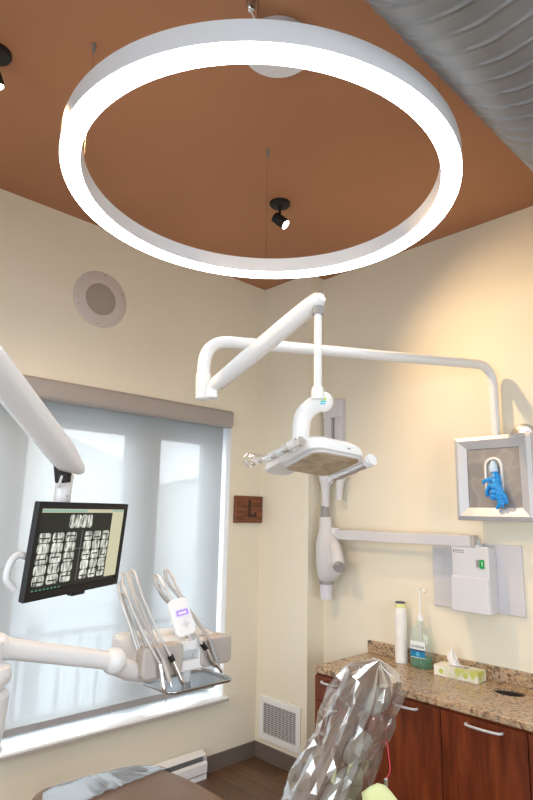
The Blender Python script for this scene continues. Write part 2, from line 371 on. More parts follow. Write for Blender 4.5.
# balcony railing
XR = -1.6
rl = thing('balcony_railing', 'grey metal railing with thin upright bars outside the shaded window', 'railing', (XR, -1.6, -0.5))
zt = at(80, 628, 0, XR).z
MB().box((XR - 0.02, -4, zt - 0.05), (XR + 0.02, 1.5, zt)).build('top_rail', rail_m, rl)
MB().box((XR - 0.02, -4, zt - 1.0), (XR + 0.02, 1.5, zt - 0.96)).build('bottom_rail', rail_m, rl)
for i in range(26):
    y = -3.6 + i * 0.19
    MB().box((XR - 0.013, y - 0.013, zt - 0.98), (XR + 0.013, y + 0.013, zt - 0.03)).build('baluster', rail_m, rl)
for y in (-3.9, -1.2, 1.4): MB().box((XR - 0.025, y - 0.025, -0.5), (XR + 0.025, y + 0.025, zt)).build('post', rail_m, rl)
cpt = at(37, 616, 0, -2.6)
gl = thing('post_lamp', 'round-topped post lamp standing beyond the balcony railing', 'lamp', (cpt.x, cpt.y, -0.5))
MB().lathe([(0.08, -0.5), (0.08, cpt.z - 0.12)], (cpt.x, cpt.y, 0), seg=20).build('post', rail_m, gl, smooth=True)
MB().ball(cpt, 0.12).build('globe', ltgrey, gl, smooth=True)
# pale building across the street
bl = thing('building', 'pale two-storey building across the way seen through the blind', 'building', (-11, -1, -0.5))
MB().box((-13, -7, -0.5), (-10, 1.2, 2.2)).build('walls', facade_m, bl)
MB().box((-13.2, -7.2, 2.2), (-9.8, 1.4, 2.4)).build('roof', rail_m, bl)
for y in (-6, -4.2, -2.4, -0.6):
    MB().box((-10.02, y, 0.5), (-9.97, y + 1.0, 1.7)).build('window', midgrey, bl)

# ------------------------------------------------------------------ roller blind
fy1 = at(233, 413, 0, 0.05).y; fz1 = at(233, 411, 0, 0.06).z; fz0 = at(233, 428, 0, 0.06).z
rb = thing('roller_blind', 'light grey see-through roller blind with grey fascia drawn down over the window', 'blind', (0.02, -1.9, fz1))
poly = rrect(fz1 - fz0, 0.085, 0.03)
Mf = Matrix(((0, 1, 0, 0.0175), (0, 0, 1, 0), (1, 0, 0, (fz0 + fz1) / 2), (0, 0, 0, 1)))
MB().prism(poly, -3.55, fy1, Mf).build('fascia', fascia_m, rb, smooth=True)
XS = -0.075
zh = at(120, 709, 0, XS).z
MB().grid([[(XS, YB + 0.03, zh), (XS, YB + 0.03, fz0 + .03)], [(XS, YT - 0.03, zh), (XS, YT - 0.03, fz0 + 0.03)]]).build('shade', shade_m, rb)
MB().box((XS - 0.006, YB + 0.03, zh - 0.004), (XS + 0.006, YT - 0.03, zh + 0.036)).build('hem_bar', midgrey, rb, bevel=0.002)

# ------------------------------------------------------------------ ring pendant
RX, RY, RZ, RR, RW, RH = 2.0656, -1.9859, 3.1722, 0.7953, 0.0766, 0.0781
RTY = -0.02565
rg = thing('ring_pendant_light', 'huge glowing white ring lamp hanging from the rust ceiling', 'ceiling light', (RX, RY, CZ))
def ringprof(prof, seg=128):
    m = MB(); rings = []
    for k in range(seg):
        a = 2 * math.pi * k / seg; rings.append([Vector((RX + r * math.cos(a), RY + r * math.sin(a), z + RTY * r * math.sin(a))) for r, z in prof])
    rings.append(rings[0]); n = len(prof)
    vs = [[m.bm.verts.new(p) for p in r] for r in rings[:-1]]; vs.append(vs[0])
    for a, b in zip(vs, vs[1:]):
        for i in range(n): m.bm.faces.new((a[i], a[(i + 1) % n], b[(i + 1) % n], b[i]))
    return m
ri, ro = RR - RW, RR
ringprof([(ri, RZ + 0.004), (ro, RZ + 0.004), (ro, RZ + RH), (ri, RZ + RH)]).build('housing', white_m, rg, smooth=True)
ringprof([(ri + 0.003, RZ - 0.004), (ro - 0.003, RZ - 0.004), (ro - 0.003, RZ + 0.004), (ri + 0.003, RZ + 0.004)]).build('diffuser', ring_e, rg, smooth=True)
cc = at(278, 45, 2, CZ)
MB().lathe([(0.155, 0), (0.155, -0.035), (0.150, -0.04)], cc, seg=64).build('canopy', white_m, rg, smooth=True)
for ax, ay in ((1.531, -1.447), (1.532, -2.513), (2.605, -1.447), (2.605, -2.513)):
    v = Vector((ax - RX, ay - RY, 0)).normalized() * (RR - RW / 2); px, py = RX + v.x, RY + v.y
    cb = MB().tube([(px, py, RZ + RH - 0.005 + RTY * v.y), (px, py, CZ)], 0.0016, 6).build('suspension_cable', steel, rg)
    MB().lathe([(0.009, 0), (0.009, -0.03), (0.004, -0.05)], (px, py, CZ), seg=12).build('ceiling_gripper', midgrey, cb, smooth=True)
g0 = at(251, 4, 2, CZ - 0.02)
fb = MB().lathe([(0.02, 0.02), (0.02, -0.02), (0.012, -0.03)], g0, seg=16).build('power_gripper', steel, rg, smooth=True)
MB().tube(bez([g0 + Vector((0, 0, -0.03)), (g0 + cc) / 2 + Vector((0, 0, -0.09)), cc + Vector((-0.05, -0.1, -0.035))]), 0.004, 8).build('power_cord', white_m, rg, smooth=True)

# ------------------------------------------------------------------ ceiling spots
def spot(p, aim, label):
    t = thing('ceiling_spotlight', label, 'spotlight', p, 'black ceiling spotlights')
    p = Vector(p)
    MB().lathe([(0.068, 0), (0.068, -0.012), (0.062, -0.022), (0.02, -0.026)], p, seg=40).build('canopy', blackmetal, t, smooth=True)
    a = Vector(aim).normalized(); c = p + Vector((0.01, 0, -0.135))
    MB().tube([p + Vector((0, 0, -0.02)), p + Vector((0, 0, -0.07)), c - a * 0.01], 0.008, 10).build('stem', blackmetal, t, smooth=True)
    h = MB().lathe([(0.028, -0.055), (0.036, -0.05), (0.036, 0.045), (0.032, 0.05), (0.030, 0.03)], c, a, 32).build('lamp_head', blackmetal, t, smooth=True)
    MB().lathe([(0.029, 0.036), (0.030, 0.046)], c, a, 24).build('bulb', bulb_e, t, smooth=True)
    l = bpy.data.lights.new('spot_beam', 'SPOT'); l.energy = 105; l.color = (1, 0.66, 0.34); l.spot_size = R(118); l.spot_blend = 1.0; l.shadow_soft_size = 0.03
    o = bpy.data.objects.new('spot_beam', l); C.objects.link(o); o.parent = t; o.location = c + a * 0.06 - WLOC[t.name]; o.rotation_euler = a.to_track_quat('-Z', 'Y').to_euler()
    return t
spot(at(280, 203, 2, CZ), (0.62, 0.30, -0.65), 'black swivel ceiling spotlight seen inside the glowing ring')
p2 = at(-4, 52, 2, CZ)
spot(p2, (0.05, 0.35, -0.85), 'black swivel ceiling spotlight cut off by the left edge')

# ------------------------------------------------------------------ spiral duct
dr = 0.34; n2d = Vector((0.868, 0.4966)); t0 = 1.66
dc = Vector((3.683 - 0.4966 * t0, 1.8845 + 0.868 * t0)) + n2d * dr
dm = MB(); P = []; pitch = 0.078; NS = 96; ny = 1100
for k in range(ny + 1):
    y = -4.6 + k * (4.77 / ny); row = []
    for i in range(NS):
        a = 2 * math.pi * i / NS; ph = ((y + a / (2 * math.pi) * pitch) / pitch) % 1.0
        bmp = 0.008 * math.exp(-((ph - 0.5) / 0.045) ** 2) + 0.002 * math.exp(-((ph - 0.72) / 0.04) ** 2) ; row.append(Vector((dc.x + (dr + bmp) * math.cos(a), y, dc.y + (dr + bmp) * math.sin(a))))
    P.append(row)
dm.rings(P, cap=True)
tag(dm.build('spiral_duct', duct_m, smooth=True), 'large ribbed galvanised spiral air duct under the ceiling', 'air duct')

# ------------------------------------------------------------------ wall speaker
sc_ = at(100.5, 299.5, 0, 0); 
sp = thing('wall_speaker', 'round off-white flush speaker high on the window wall', 'speaker', sc_)
MB().lathe([(0.208, 0), (0.208, 0.004), (0.200, 0.009), (0.118, 0.010), (0.116, 0.006)], sc_, (1, 0, 0), 64).build('rim', mat('speaker_beige', (0.62, 0.57, 0.54), 0.5), sp, smooth=True)
MB().lathe([(0.116, 0.005), (0.112, 0.010), (0.05, 0.0105), (0.001, 0.0108)], sc_, (1, 0, 0), 48).build('grille', perf, sp, smooth=True)
for k in range(6):
    a = R(25 + 60 * k); MB().lathe([(0.005, 0.008), (0.005, 0.0115)], sc_ + Vector((0, 0.185 * math.cos(a), 0.185 * math.sin(a))), (1, 0, 0), 10).build('screw', midgrey, sp)

# ------------------------------------------------------------------ wooden plaque
pt = at(232.5, 495, 0, 0.0); pb = at(261.5, 524, 0, 0.0)
py0, py1, pz0, pz1 = -0.318, -0.028, 1.79, 2.035
py0 = at(236, 510, 0, 0.035).y; py1 = at(262.5, 510, 0, 0.035).y; pz1 = at(248, 496, 0, 0.035).z; pz0 = at(248, 523, 0, 0.035).z
pl = thing('wooden_plaque', 'square reddish-brown wooden block with dark carved letter beside the window', 'plaque', (0, (py0 + py1) / 2, pz0))
MB().box((0, py0, pz0), (0.035, py1, pz1)).build('block', wood_m, pl, bevel=0.006)
lm = MB(); yc = (py0 + py1) / 2; hh = pz1 - pz0
lm.box((0.034, yc - 0.012, pz0 + hh * 0.28), (0.040, yc + 0.012, pz0 + hh * 0.86)); lm.box((0.034, yc - 0.012, pz0 + hh * 0.22), (0.040, yc + 0.075, pz0 + hh * 0.32)); lm.box((0.034, yc + 0.055, pz0 + hh * 0.26), (0.040, yc + 0.078, pz0 + hh * 0.40))
lm.build('letter_mark', inlay_m, pl, bevel=0.002)

# ------------------------------------------------------------------ vent grille
vg = thing('return_air_grille', 'white louvred air grille low on the wall by the corner', 'vent', (0.28, 0, 0.14))
vx0, vx1 = at(260, 715, 1, 0).x, at(301, 730, 1, 0).x; vz1 = at(260, 694, 1, 0).z; vz0 = at(260, 737, 1, 0).z
bx = 0.045
f = MB(); f.box((vx0, -0.012, vz0), (vx1, 0, vz0 + bx)); f.box((vx0, -0.012, vz1 - bx), (vx1, 0, vz1)); f.box((vx0, -0.012, vz0 + bx), (vx0 + bx, 0, vz1 - bx)); f.box((vx1 - bx, -0.012, vz0 + bx), (vx1, 0, vz1 - bx))
f.build('frame', gloss_w, vg)
MB().box((vx0 + bx, -0.002, vz0 + bx), (vx1 - bx, 0, vz1 - bx)).build('backing', slot_m, vg)
sl = MB(); nl = 15
for k in range(nl):
    z = vz0 + bx + (k + 0.5) * (vz1 - vz0 - 2 * bx) / nl
    M = Matrix.Translation((0, -0.006, z)) @ Matrix.Rotation(R(-32), 4, 'X'); sl.box((vx0 + bx, -0.006, -0.0012), (vx1 - bx, 0.006, 0.0012), M)
for k in range(1, 9):
    x = vx0 + bx + k * (vx1 - vx0 - 2 * bx) / 9; sl.box((x - 0.001, -0.0035, vz0 + bx), (x + 0.001, -0.002, vz1 - bx))
sl.build('louvres', gloss_w, vg)

# ------------------------------------------------------------------ baseboard heater
hy1 = -0.545
bh = thing('baseboard_heater', 'white electric baseboard heater on the floor beneath the window', 'heater', (0.04, -1.3, 0.01))
hp = [(0.012, 0.012), (0.072, 0.012), (0.078, 0.03), (0.078, 0.105), (0.066, 0.118), (0.066, 0.126), (0.020, 0.150), (0.020, 0.165), (0.012, 0.170)]
Mh = Matrix(((1, 0, 0, 0), (0, 0, 1, 0), (0, 1, 0, 0), (0, 0, 0, 1)))
MB().prism([(0.013, 0.012), (0.066, 0.012), (0.066, 0.045), (0.04, 0.05), (0.04, 0.13), (0.013, 0.15)], -2.6, hy1 - 0.01, Mh).build('core', slot_m, bh)
MB().prism([(0.066, 0.035), (0.080, 0.04), (0.080, 0.10), (0.070, 0.118), (0.066, 0.118)], -2.6, hy1, Mh).build('front_cover', gloss_w, bh, bevel=0.003)
MB().prism([(0.013, 0.15), (0.013, 0.178), (0.064, 0.152), (0.062, 0.146)], -2.6, hy1, Mh).build('top_cover', gloss_w, bh, bevel=0.002)
MB().prism([(0.013, 0.0), (0.08, 0.0), (0.08, 0.03), (0.013, 0.03)], -2.6, hy1 - 0.004, Mh).build('foot_rail', gloss_w, bh)
MB().prism([(0.013, 0.03), (0.072, 0.03), (0.072, 0.13), (0.013, 0.16)], hy1 - 0.012, hy1 - 0.002, Mh).build('end_cap', ltgrey, bh)

# ------------------------------------------------------------------ cabinets
YF = -0.4024; XC0 = 1.0; TH = 0.875
CABD = D - 0.002
def handle(x0, x1, z, parent, y=YF - 0.02):
    pts = [(x0, y, z), (x0 + 0.012, y - 0.024, z + 0.0), ((x0 + x1) / 2, y - 0.034, z), (x1 - 0.012, y - 0.024, z), (x1, y, z)]
    MB().tube(bez(pts, 10), 0.0068, 12).build('handle', alu, parent, smooth=True)
def carcass(t, x0, x1):
    MB().box((x0, YF, 0.10), (x1, CABD, TH)).build('body', cherry, t)
    MB().box((x0, YF + 0.06, 0.0), (x1, CABD, 0.10)).build('toe_kick', edge_m, t)
X1 = at(344.5, 690, 1, YF).x; X2 = at(442, 712, 1, YF).x; X3 = at(529, 733, 1, YF).x; X4 = 3.3
du = thing('drawer_unit', 'dark cherry drawer unit at the left end of the granite counter', 'cabinet', ((XC0 + X1) / 2, -0.1, 0))
carcass(du, XC0, X1)
zs = [0.862, 0.715, 0.565, 0.34, 0.11]
for i in range(4):
    dd = MB().box((XC0 + 0.003, YF - 0.02, zs[i + 1] + 0.004), (X1 - 0.003, YF, zs[i] - 0.0)).build('drawer', cherry, du, bevel=0.0015)
    xm = (XC0 + X1) / 2; handle(xm - 0.05, xm + 0.07, zs[i] - 0.028 if i < 2 else (zs[i] - 0.03), dd)
def doorcab(x0, x1, label, hx0, hx1):
    t = thing('base_cabinet', label, 'cabinet', ((x0 + x1) / 2, -0.1, 0)); carcass(t, x0, x1)
    d = MB().box((x0 + 0.003, YF - 0.02, 0.11), (x1 - 0.003, YF, 0.862)).build('door', cherry, t, bevel=0.0015)
    handle(hx0, hx1, 0.832, d); return t
doorcab(X1, X2, 'dark cherry base cabinet behind the plastic-wrapped headrest', X2 - 0.29, X2 - 0.14)
doorcab(X2, X3, 'dark cherry base cabinet under the oval waste hole', at(465, 715, 1, YF - 0.03).x, at(501, 724, 1, YF - 0.03).x)
doorcab(X3, X4, 'dark cherry base cabinet cut off by the right edge', X3 + 0.2, X3 + 0.35)

# countertop with cut-outs
YCF = -0.4224; CXL = 0.9875
ct = thing('countertop', 'speckled brown granite countertop with two oval waste holes', 'countertop', (2.1, -0.1, 0.875))
hs_ = [(2.10, 0.0), (2.42, -0.19)]; hrx, hry = 0.088, 0.070
cm = MB()
slab = MB().box((CXL, YCF, 0.875), (X4 + 0.3, D, 0.915)).build('slab', gran, ct, bevel=0.008, seg=3)
for k, (hx, hy) in enumerate(hs_):
    cu = MB(); cu.lathe([(1, 0.80), (1, 1.0)], (0, 0, 0), seg=48)
    for v in cu.bm.verts: v.co.x = v.co.x * hrx + hx; v.co.y = v.co.y * hry + hy
    cut = cu.build('cutter', dark)
    md = slab.modifiers.new('cut%d' % k, 'BOOLEAN'); md.operation = 'DIFFERENCE'; md.object = cut; md.solver = 'EXACT'
    bpy.context.view_layer.update()
    me = bpy.data.meshes.new_from_object(slab.evaluated_get(bpy.context.evaluated_depsgraph_get()))
    slab.modifiers.clear(); slab.data = me; bpy.data.objects.remove(cut)
    r_ = MB(); vs = []
    for (a_, z) in ((0.999, 0.903), (0.999, 0.876), (0.93, 0.876), (0.95, 0.903)):
        vs.append([Vector((hx + hrx * a_ * math.cos(2 * math.pi * q / 48), hy + hry * a_ * math.sin(2 * math.pi * q / 48), z)) for q in range(48)])
    vs.append(vs[0]); r_.rings(vs, cap=False); r_.build('hole_liner', mat('hole_shade_brown', (0.035, 0.025, 0.02), .6), ct, smooth=True)  # liner colour darkened to stand for the shade inside the hole
    c_ = MB(); c_.lathe([(1, 0.8755), (1, 0.8765)], (0, 0, 0), seg=48)
    for v in c_.bm.verts: v.co.x = v.co.x * hrx * 0.95 + hx; v.co.y = v.co.y * hry * 0.95 + hy
    c_.build('hole_shade_disc', dark, ct)  # dark disc stands in for the shade down the open hole
MB().box((CXL + 0.0, D - 0.02, 0.915), (X4 + 0.3, D, 0.9863 + 0.012)).build('backsplash', gran, ct, bevel=0.004)

# ------------------------------------------------------------------ counter items
cb_ = at(400, 661, 2, 0.915); cx_, cy_ = 1.315, 0.11
cupscale = 1.0
def cup_mesh():
    m = MB(); m.lathe([(0.039, 0.0), (0.0425, 0.002), (0.0410, 0.006), (0.033, 0.078), (0.032, 0.080), (0.031, 0.077), (0.0315, 0.070)], (0, 0, 0), seg=28)
    return m
ztop = at(401, 602, 1, cy_).z; ncup = 22; stp = (ztop - 0.915 - 0.080) / (ncup - 1)
c0 = cup_mesh().build('disposable_cup', cup_m, smooth=True, origin=(0, 0, 0)); tag(c0, 'bottom cup of the upside-down white cup stack, standing on the granite', 'cup', 'stacked disposable cups')
ORD = 'second third fourth fifth sixth seventh eighth ninth tenth eleventh twelfth thirteenth fourteenth fifteenth sixteenth seventeenth eighteenth nineteenth twentieth twenty-first'.split()
c0.location = (cx_, cy_, 0.915)
for i in range(1, ncup - 1):
    c = c0.copy(); C.objects.link(c); c['label'] = 'white disposable cup, %s from the bottom of the upside-down stack' % ORD[i - 1]; c.location = (cx_ + random.uniform(-.0006, .0006), cy_ + random.uniform(-.0006, .0006), 0.915 + i * stp)
ctop = cup_mesh().build('disposable_cup', cup_m, smooth=True, origin=(0, 0, 0)); ctop.location = (cx_, cy_, 0.915 + (ncup - 1) * stp)
tag(ctop, 'topmost cup of the stack, with yellow band and dark rim', 'cup', 'stacked disposable cups')
zz = 0.915 + (ncup - 1) * stp
bb_ = MB().lathe([(0.0342, 0.073), (0.0335, 0.0815), (0.030, 0.0815), (0.031, 0.0805)], (cx_, cy_, zz), seg=28).build('rim_band', navy_m, None, smooth=True)
bb_.parent = ctop; bb_.location = WLOC[bb_.name] - ctop.location
bb2 = MB().lathe([(0.0375, 0.045), (0.0345, 0.073), (0.033, 0.073)], (cx_, cy_, zz), seg=28, cap=False).build('yellow_band', mat('pale_yellow_print', (0.75, 0.75, 0.35), .5), None, smooth=True)
bb2.parent = ctop; bb2.location = WLOC[bb2.name] - ctop.location

bx_, by_ = 1.475, 0.10
mw = thing('mouthwash_bottle', 'clear pump bottle of green mouthwash with teal label', 'bottle', (bx_, by_, 0.915))
def bprof(rr_, zs_): return [(x, z) for x, z in zip(rr_, zs_)]
def bottle_secs(prof, m):
    secs = []
    for (wx, wy, z) in prof: secs.append([(bx_ + px_, by_ + py_, z) for px_, py_ in rrect(wx, wy, min(wx, wy) * 0.42, 6)])
    m.loft(secs); return m
ztb = at(420, 590, 1, by_).z
zsh = at(420, 625, 1, by_).z; zb0 = 0.917
bottle_secs([(0.135, 0.075, zb0), (0.145, 0.082, zb0 + 0.01), (0.140, 0.080, zsh - 0.065), (0.11, 0.070, zsh - 0.02), (0.056, 0.050, zsh), (0.046, 0.046, zsh + 0.03)], MB()).build('body', bottle_m, mw, smooth=True)
bottle_secs([(0.128, 0.069, zb0 + 0.003), (0.137, 0.075, zb0 + 0.012), (0.137, 0.075, zb0 + 0.062)], MB()).build('liquid', liquid_m, mw, smooth=True)
zc_ = zsh + 0.03
MB().lathe([(0.023, 0), (0.023, 0.022), (0.014, 0.026), (0.014, 0.04)], (bx_, by_, zc_), seg=28).build('pump_collar', gloss_w, mw, smooth=True)
MB().lathe([(0.007, 0.04), (0.007, ztb - zc_ - 0.0)], (bx_, by_, zc_), seg=14).build('pump_stem', gloss_w, mw, smooth=True)
MB().tube(bez([(bx_ - 0.02, by_ , ztb + 0.002), (bx_, by_, ztb + 0.006), (bx_ + 0.035, by_ - 0.015, ztb + 0.003), (bx_ + 0.052, by_ - 0.02, ztb - 0.01)], 6), 0.007, 12).build('pump_head', gloss_w, mw, smooth=True)
MB().tube([(bx_, by_, zb0 + 0.02), (bx_, by_, zc_)], 0.004, 8).build('dip_tube', pale_m, mw)
# label wraps toward camera
ang = math.atan2(EYE.y - by_, EYE.x - bx_); ly = by_ - 0.0420
lb = MB().box((bx_ - 0.055, ly - 0.001, zb0 + 0.062), (bx_ + 0.055, ly, zb0 + 0.165)).build('label', pale_m, mw)
MB().box((bx_ - 0.055, ly - 0.0016, zb0 + 0.066), (bx_ + 0.055, ly - 0.001, zb0 + 0.112)).build('teal_panel', blue_m, lb)
MB().box((bx_ - 0.055, ly - 0.0018, zb0 + 0.104), (bx_ + 0.055, ly - 0.0012, zb0 + 0.113)).build('navy_stripe', navy_m, lb)
MB().lathe([(0.014, 0), (0.014, 0.0006)], (bx_, ly - 0.0016, zb0 + 0.086), (0, -1, 0), 20).build('label_emblem', mat('sky_print', (0.1, 0.45, 0.7), .4), lb)
text_mesh('LISTERINE', 0.0225, basis((bx_, ly - 0.0016, zb0 + 0.130), (1, 0, 0), (0, 0, 1)), 'label_lettering', navy_m, lb)

# tissue box
tx0, ty0 = at(433.5, 676, 2, 0.915), at(474, 684, 2, 0.915)
dirx = Vector((ty0.x - tx0.x, ty0.y - tx0.y, 0)); lw_ = dirx.length
tb = thing('tissue_box', 'cream and green floral tissue box with a white tissue standing up', 'tissue box', (1.75, 0.04, 0.915))
Mx = basis((tx0.x, tx0.y, 0.916), dirx, Vector((0, 0, 1)).cross(dirx))
# local: x along front, y into the counter, z up
tw = 0.285; td = 0.120; thh = 0.062
Mx = basis((1.622, 0.0, 0.916), (1, 0.03, 0), (0, 1, 0))
ca = MB().box((0, 0, 0), (tw, td, thh), Mx).build('carton', carton_m, tb, bevel=0.002)
fl = MB()
for fx in (0.05, 0.21):
    for q in range(7):
        a = q * 0.9; fl.lathe([(0.0065, 0), (0.0065, 0.0005)], Mx @ Vector((fx + 0.009 * math.cos(a), -0.0003, 0.03 + 0.009 * math.sin(a))), (0, -1, 0), 10)
fl.build('printed_flowers', mat('flower_print', (0.50, 0.56, 0.08), .5), ca)
MB().prism([(x + tw / 2, y + td / 2) for x, y in rrect(0.13, 0.045, 0.022)], thh + 0.0002, thh + 0.0012, Mx).build('opening', mat('carton_slot', (0.35, 0.34, 0.3), .7), ca)
tm = MB(); P = []
for i in range(22):
    u = i / 21; row = []
    for k in range(19):
        v = k / 18 - 0.5; wd_ = 0.115 * (1 - 0.55 * u) ; h = 0.115 * u
        xx = tw / 2 - 0.012 - 0.030 * u + v * wd_ + 0.006 * math.sin(9 * v + 5 * u)
        yy = td / 2 + 0.018 * math.sin(7 * v + 2.5 * u) * (0.25 + u) + 0.012 * math.cos(15 * v) * u
        zz_ = thh - 0.004 + h * (1.0 - 1.3 * abs(v + 0.15) ** 1.3) + 0.004 * math.sin(20 * v)
        row.append(Mx @ Vector((xx, yy, zz_)))
    P.append(row)
tm.grid(P); tm.build('tissue', tissue_m, tb, smooth=True, solid=0.0008)

# ------------------------------------------------------------------ wall x-ray unit
rx0, rx1 = at(323.5, 440, 1, D - 0.05).x, at(342, 440, 1, D - 0.05).x; rzt = at(333, 402, 1, D - 0.05).z
xr = thing('xray_unit', 'folded grey wall-mounted x-ray arm on its tall double rail', 'x-ray unit', ((rx0 + rx1) / 2, D, 1.3))
zb_ = at(333, 476, 1, D - 0.05).z
rr = MB(); g = (rx1 - rx0)
rr.box((rx0, D - 0.05, zb_), (rx0 + g * 0.40, D, rzt - 0.0)); rr.box((rx1 - g * 0.40, D - 0.05, zb_), (rx1, D, rzt))
rr.build('rail', lavgrey, xr, bevel=0.004)
MB().box((rx0 + g * 0.40, D - 0.02, zb_), (rx1 - g * 0.40, D, rzt - 0.02)).build('rail_slot', midgrey, xr)
MB().box((rx0 - 0.002, D - 0.06, rzt - 0.13), (rx1 + 0.002, D - 0.0, rzt + 0.02)).build('top_cap', lavgrey, xr, bevel=0.01)
def lobed(px0, py0, px1, py1, w0, w1, w2, name, m, par, y):
    a = at(px0, py0, 1, y); b = at(px1, py1, 1, y)
    pts = [a.lerp(b, t) for t in (0, 0.04, 0.12, 0.3, 0.5, 0.75, 0.95, 1)]
    return MB().tube(pts, [w0 * .35, w0 * .75, w0, w0, w1, w1 * .85, w2, w2], 20, flat=1.0).build(name, m, par, smooth=True)
la = lobed(326, 467, 325.5, 507, 0.056, 0.036, 0.031, 'scissor_arm', ltgrey, xr, D - 0.11)
lb_ = lobed(341, 467, 339, 500, 0.048, 0.030, 0.027, 'scissor_arm', ltgrey, xr, D - 0.09)
a0 = at(325, 506, 1, D - 0.11)
MB().lathe([(0.034, 0), (0.034, -0.085)], a0, seg=28).build('grey_collar', midgrey, xr, smooth=True)
def lat(pts, y, name, m, flat, par, seg=28):
    # pts: (px, py, half-width px) -> vertical body, flattened in y
    rings = []
    for px, py, hw in pts:
        c = at(px, py, 1, y); e = at(px + hw, py, 1, y); r = e.x - c.x
        rings.append([c + Vector((r * math.cos(2 * math.pi * k / seg), r * flat * math.sin(2 * math.pi * k / seg), 0)) for k in range(seg)])
    mm = MB(); mm.rings(rings); return mm.build(name, m, par, smooth=True)
hd = lat([(325.5, 517, 5), (325.5, 531, 5.5), (326.5, 536, 8), (328.5, 545, 11), (330, 560, 12.5), (330, 570, 11.5), (328, 577, 8.5), (327, 581, 5.5)], D - 0.14, 'tube_head', ltgrey, 0.75, xr)
MB().tube([at(334, 545, 1, D - 0.22), at(337, 556, 1, D - 0.25), at(338, 566, 1, D - 0.27)], [0.040, 0.043, 0.045], 28).build('collimator', ltgrey, xr, smooth=True)
MB().lathe([(0.044, 0), (0.042, 0.004)], at(339, 567, 1, D - 0.285), (0.5, -0.75, -0.35), 28).build('collimator_end', midgrey, xr, smooth=True)
lat([(326.5, 581, 5.8), (326.5, 584, 5.8)], D - 0.14, 'base_ring', midgrey, 1.0, xr)
lat([(326.5, 584, 4.8), (326.3, 599, 4.3)], D - 0.14, 'cone', mat('cone_white', (0.66, 0.66, 0.74), .4), 1.0, xr)
# horizontal arm
ya = D - 0.13; ha0 = at(333, 525, 1, ya); ha1 = at(479, 540.5, 1, ya); zt_ = at(400, 532.5, 1, ya).z; hgt = zt_ - at(400, 543, 1, ya).z
hx0 = at(333, 530, 1, ya).x; hx1 = at(477.5, 545, 1, ya + .04).x
MB().box((hx0, ya, zt_ - hgt), (hx1 - 0.03, ya + 0.06, zt_)).build('horizontal_arm', lavgrey, xr, bevel=0.004)
MB().box((hx1 - 0.03, ya - 0.001, zt_ - hgt), (hx1, ya + 0.061, zt_)).build('arm_end_cap', taupe, xr, bevel=0.003)
MB().lathe([(0.045, -0.03), (0.045, 0.05)], (hx0 - 0.012, ya + 0.03, zt_ - hgt / 2), seg=24).build('elbow_joint', ltgrey, xr, smooth=True)
# control box
yb = D - 0.02
px0_ = at(433, 570, 1, yb).x; px1_ = at(523, 580, 1, yb).x; pzt = at(478, 543.5, 1, yb).z; pzb = at(478, 611, 1, yb).z
cbx = thing('xray_control_box', 'grey x-ray control box with green switch on a wide wall plate', 'control box', ((px0_ + px1_) / 2, D, pzb))
MB().box((px0_, yb, pzb), (px1_, D, pzt)).build('wall_plate', lavgrey, cbx, bevel=0.003)
yf = D - 0.14
qx0 = at(451, 570, 1, yf).x; qx1 = at(488, 570, 1, yf).x; qzt = at(470, 546.5, 1, yf).z; qzb = at(470, 613, 1, yf).z; qzm = at(470, 577, 1, yf).z
MB().box((qx0, yf + 0.015, qzb + 0.002), (qx1, yb, qzt)).build('housing', mat('box_grey', (0.66, 0.66, 0.69), .35), cbx, bevel=0.006, seg=3)
MB().box((qx0 - 0.006, yf, qzb), (qx1 - 0.004, yf + 0.03, qzm)).build('lower_cover', mat('box_grey_light', (0.70, 0.70, 0.73), .35), cbx, bevel=0.008, seg=3)
pc = Vector(((qx0 + qx1) / 2 + 0.01, yf + 0.07, qzt)); MB().lathe([(0.055, 0), (0.055, 0.012), (0.04, 0.018), (0.035, 0.045)], pc, seg=28).build('arm_pivot', alu, cbx, smooth=True)
gx = at(483, 564, 1, yf + .013); sw = MB().box((gx.x - 0.022, yf + 0.009, gx.z - 0.030), (gx.x + 0.008, yf + 0.016, gx.z + 0.024)).build('power_switch', green_e, cbx, bevel=0.002)
MB().box((gx.x - 0.006, yf + 0.0075, gx.z - 0.014), (gx.x - 0.002, yf + 0.009, gx.z + 0.012)).build('switch_mark', pale_m, sw)
MB().box((gx.x - 0.045, yf + 0.011, gx.z - 0.022), (gx.x - 0.025, yf + 0.016, gx.z + 0.022)).build('switch_bezel', midgrey, cbx)
tx = MB(); q0 = at(453, 550, 1, yf + .015)
tx.box((q0.x - 0.0, yf + 0.0145, q0.z - 0.012), (q0.x + 0.006, yf + 0.0155, q0.z + 0.004))
for k in range(8): tx.box((q0.x + 0.012 + k * 0.008, yf + 0.0145, q0.z - 0.004), (q0.x + 0.017 + k * 0.008, yf + 0.0155, q0.z + 0.004))
tx.box((q0.x + 0.012, yf + 0.0145, q0.z - 0.013), (q0.x + 0.075, yf + 0.0155, q0.z - 0.010)); tx.build('maker_mark', print_m, cbx)

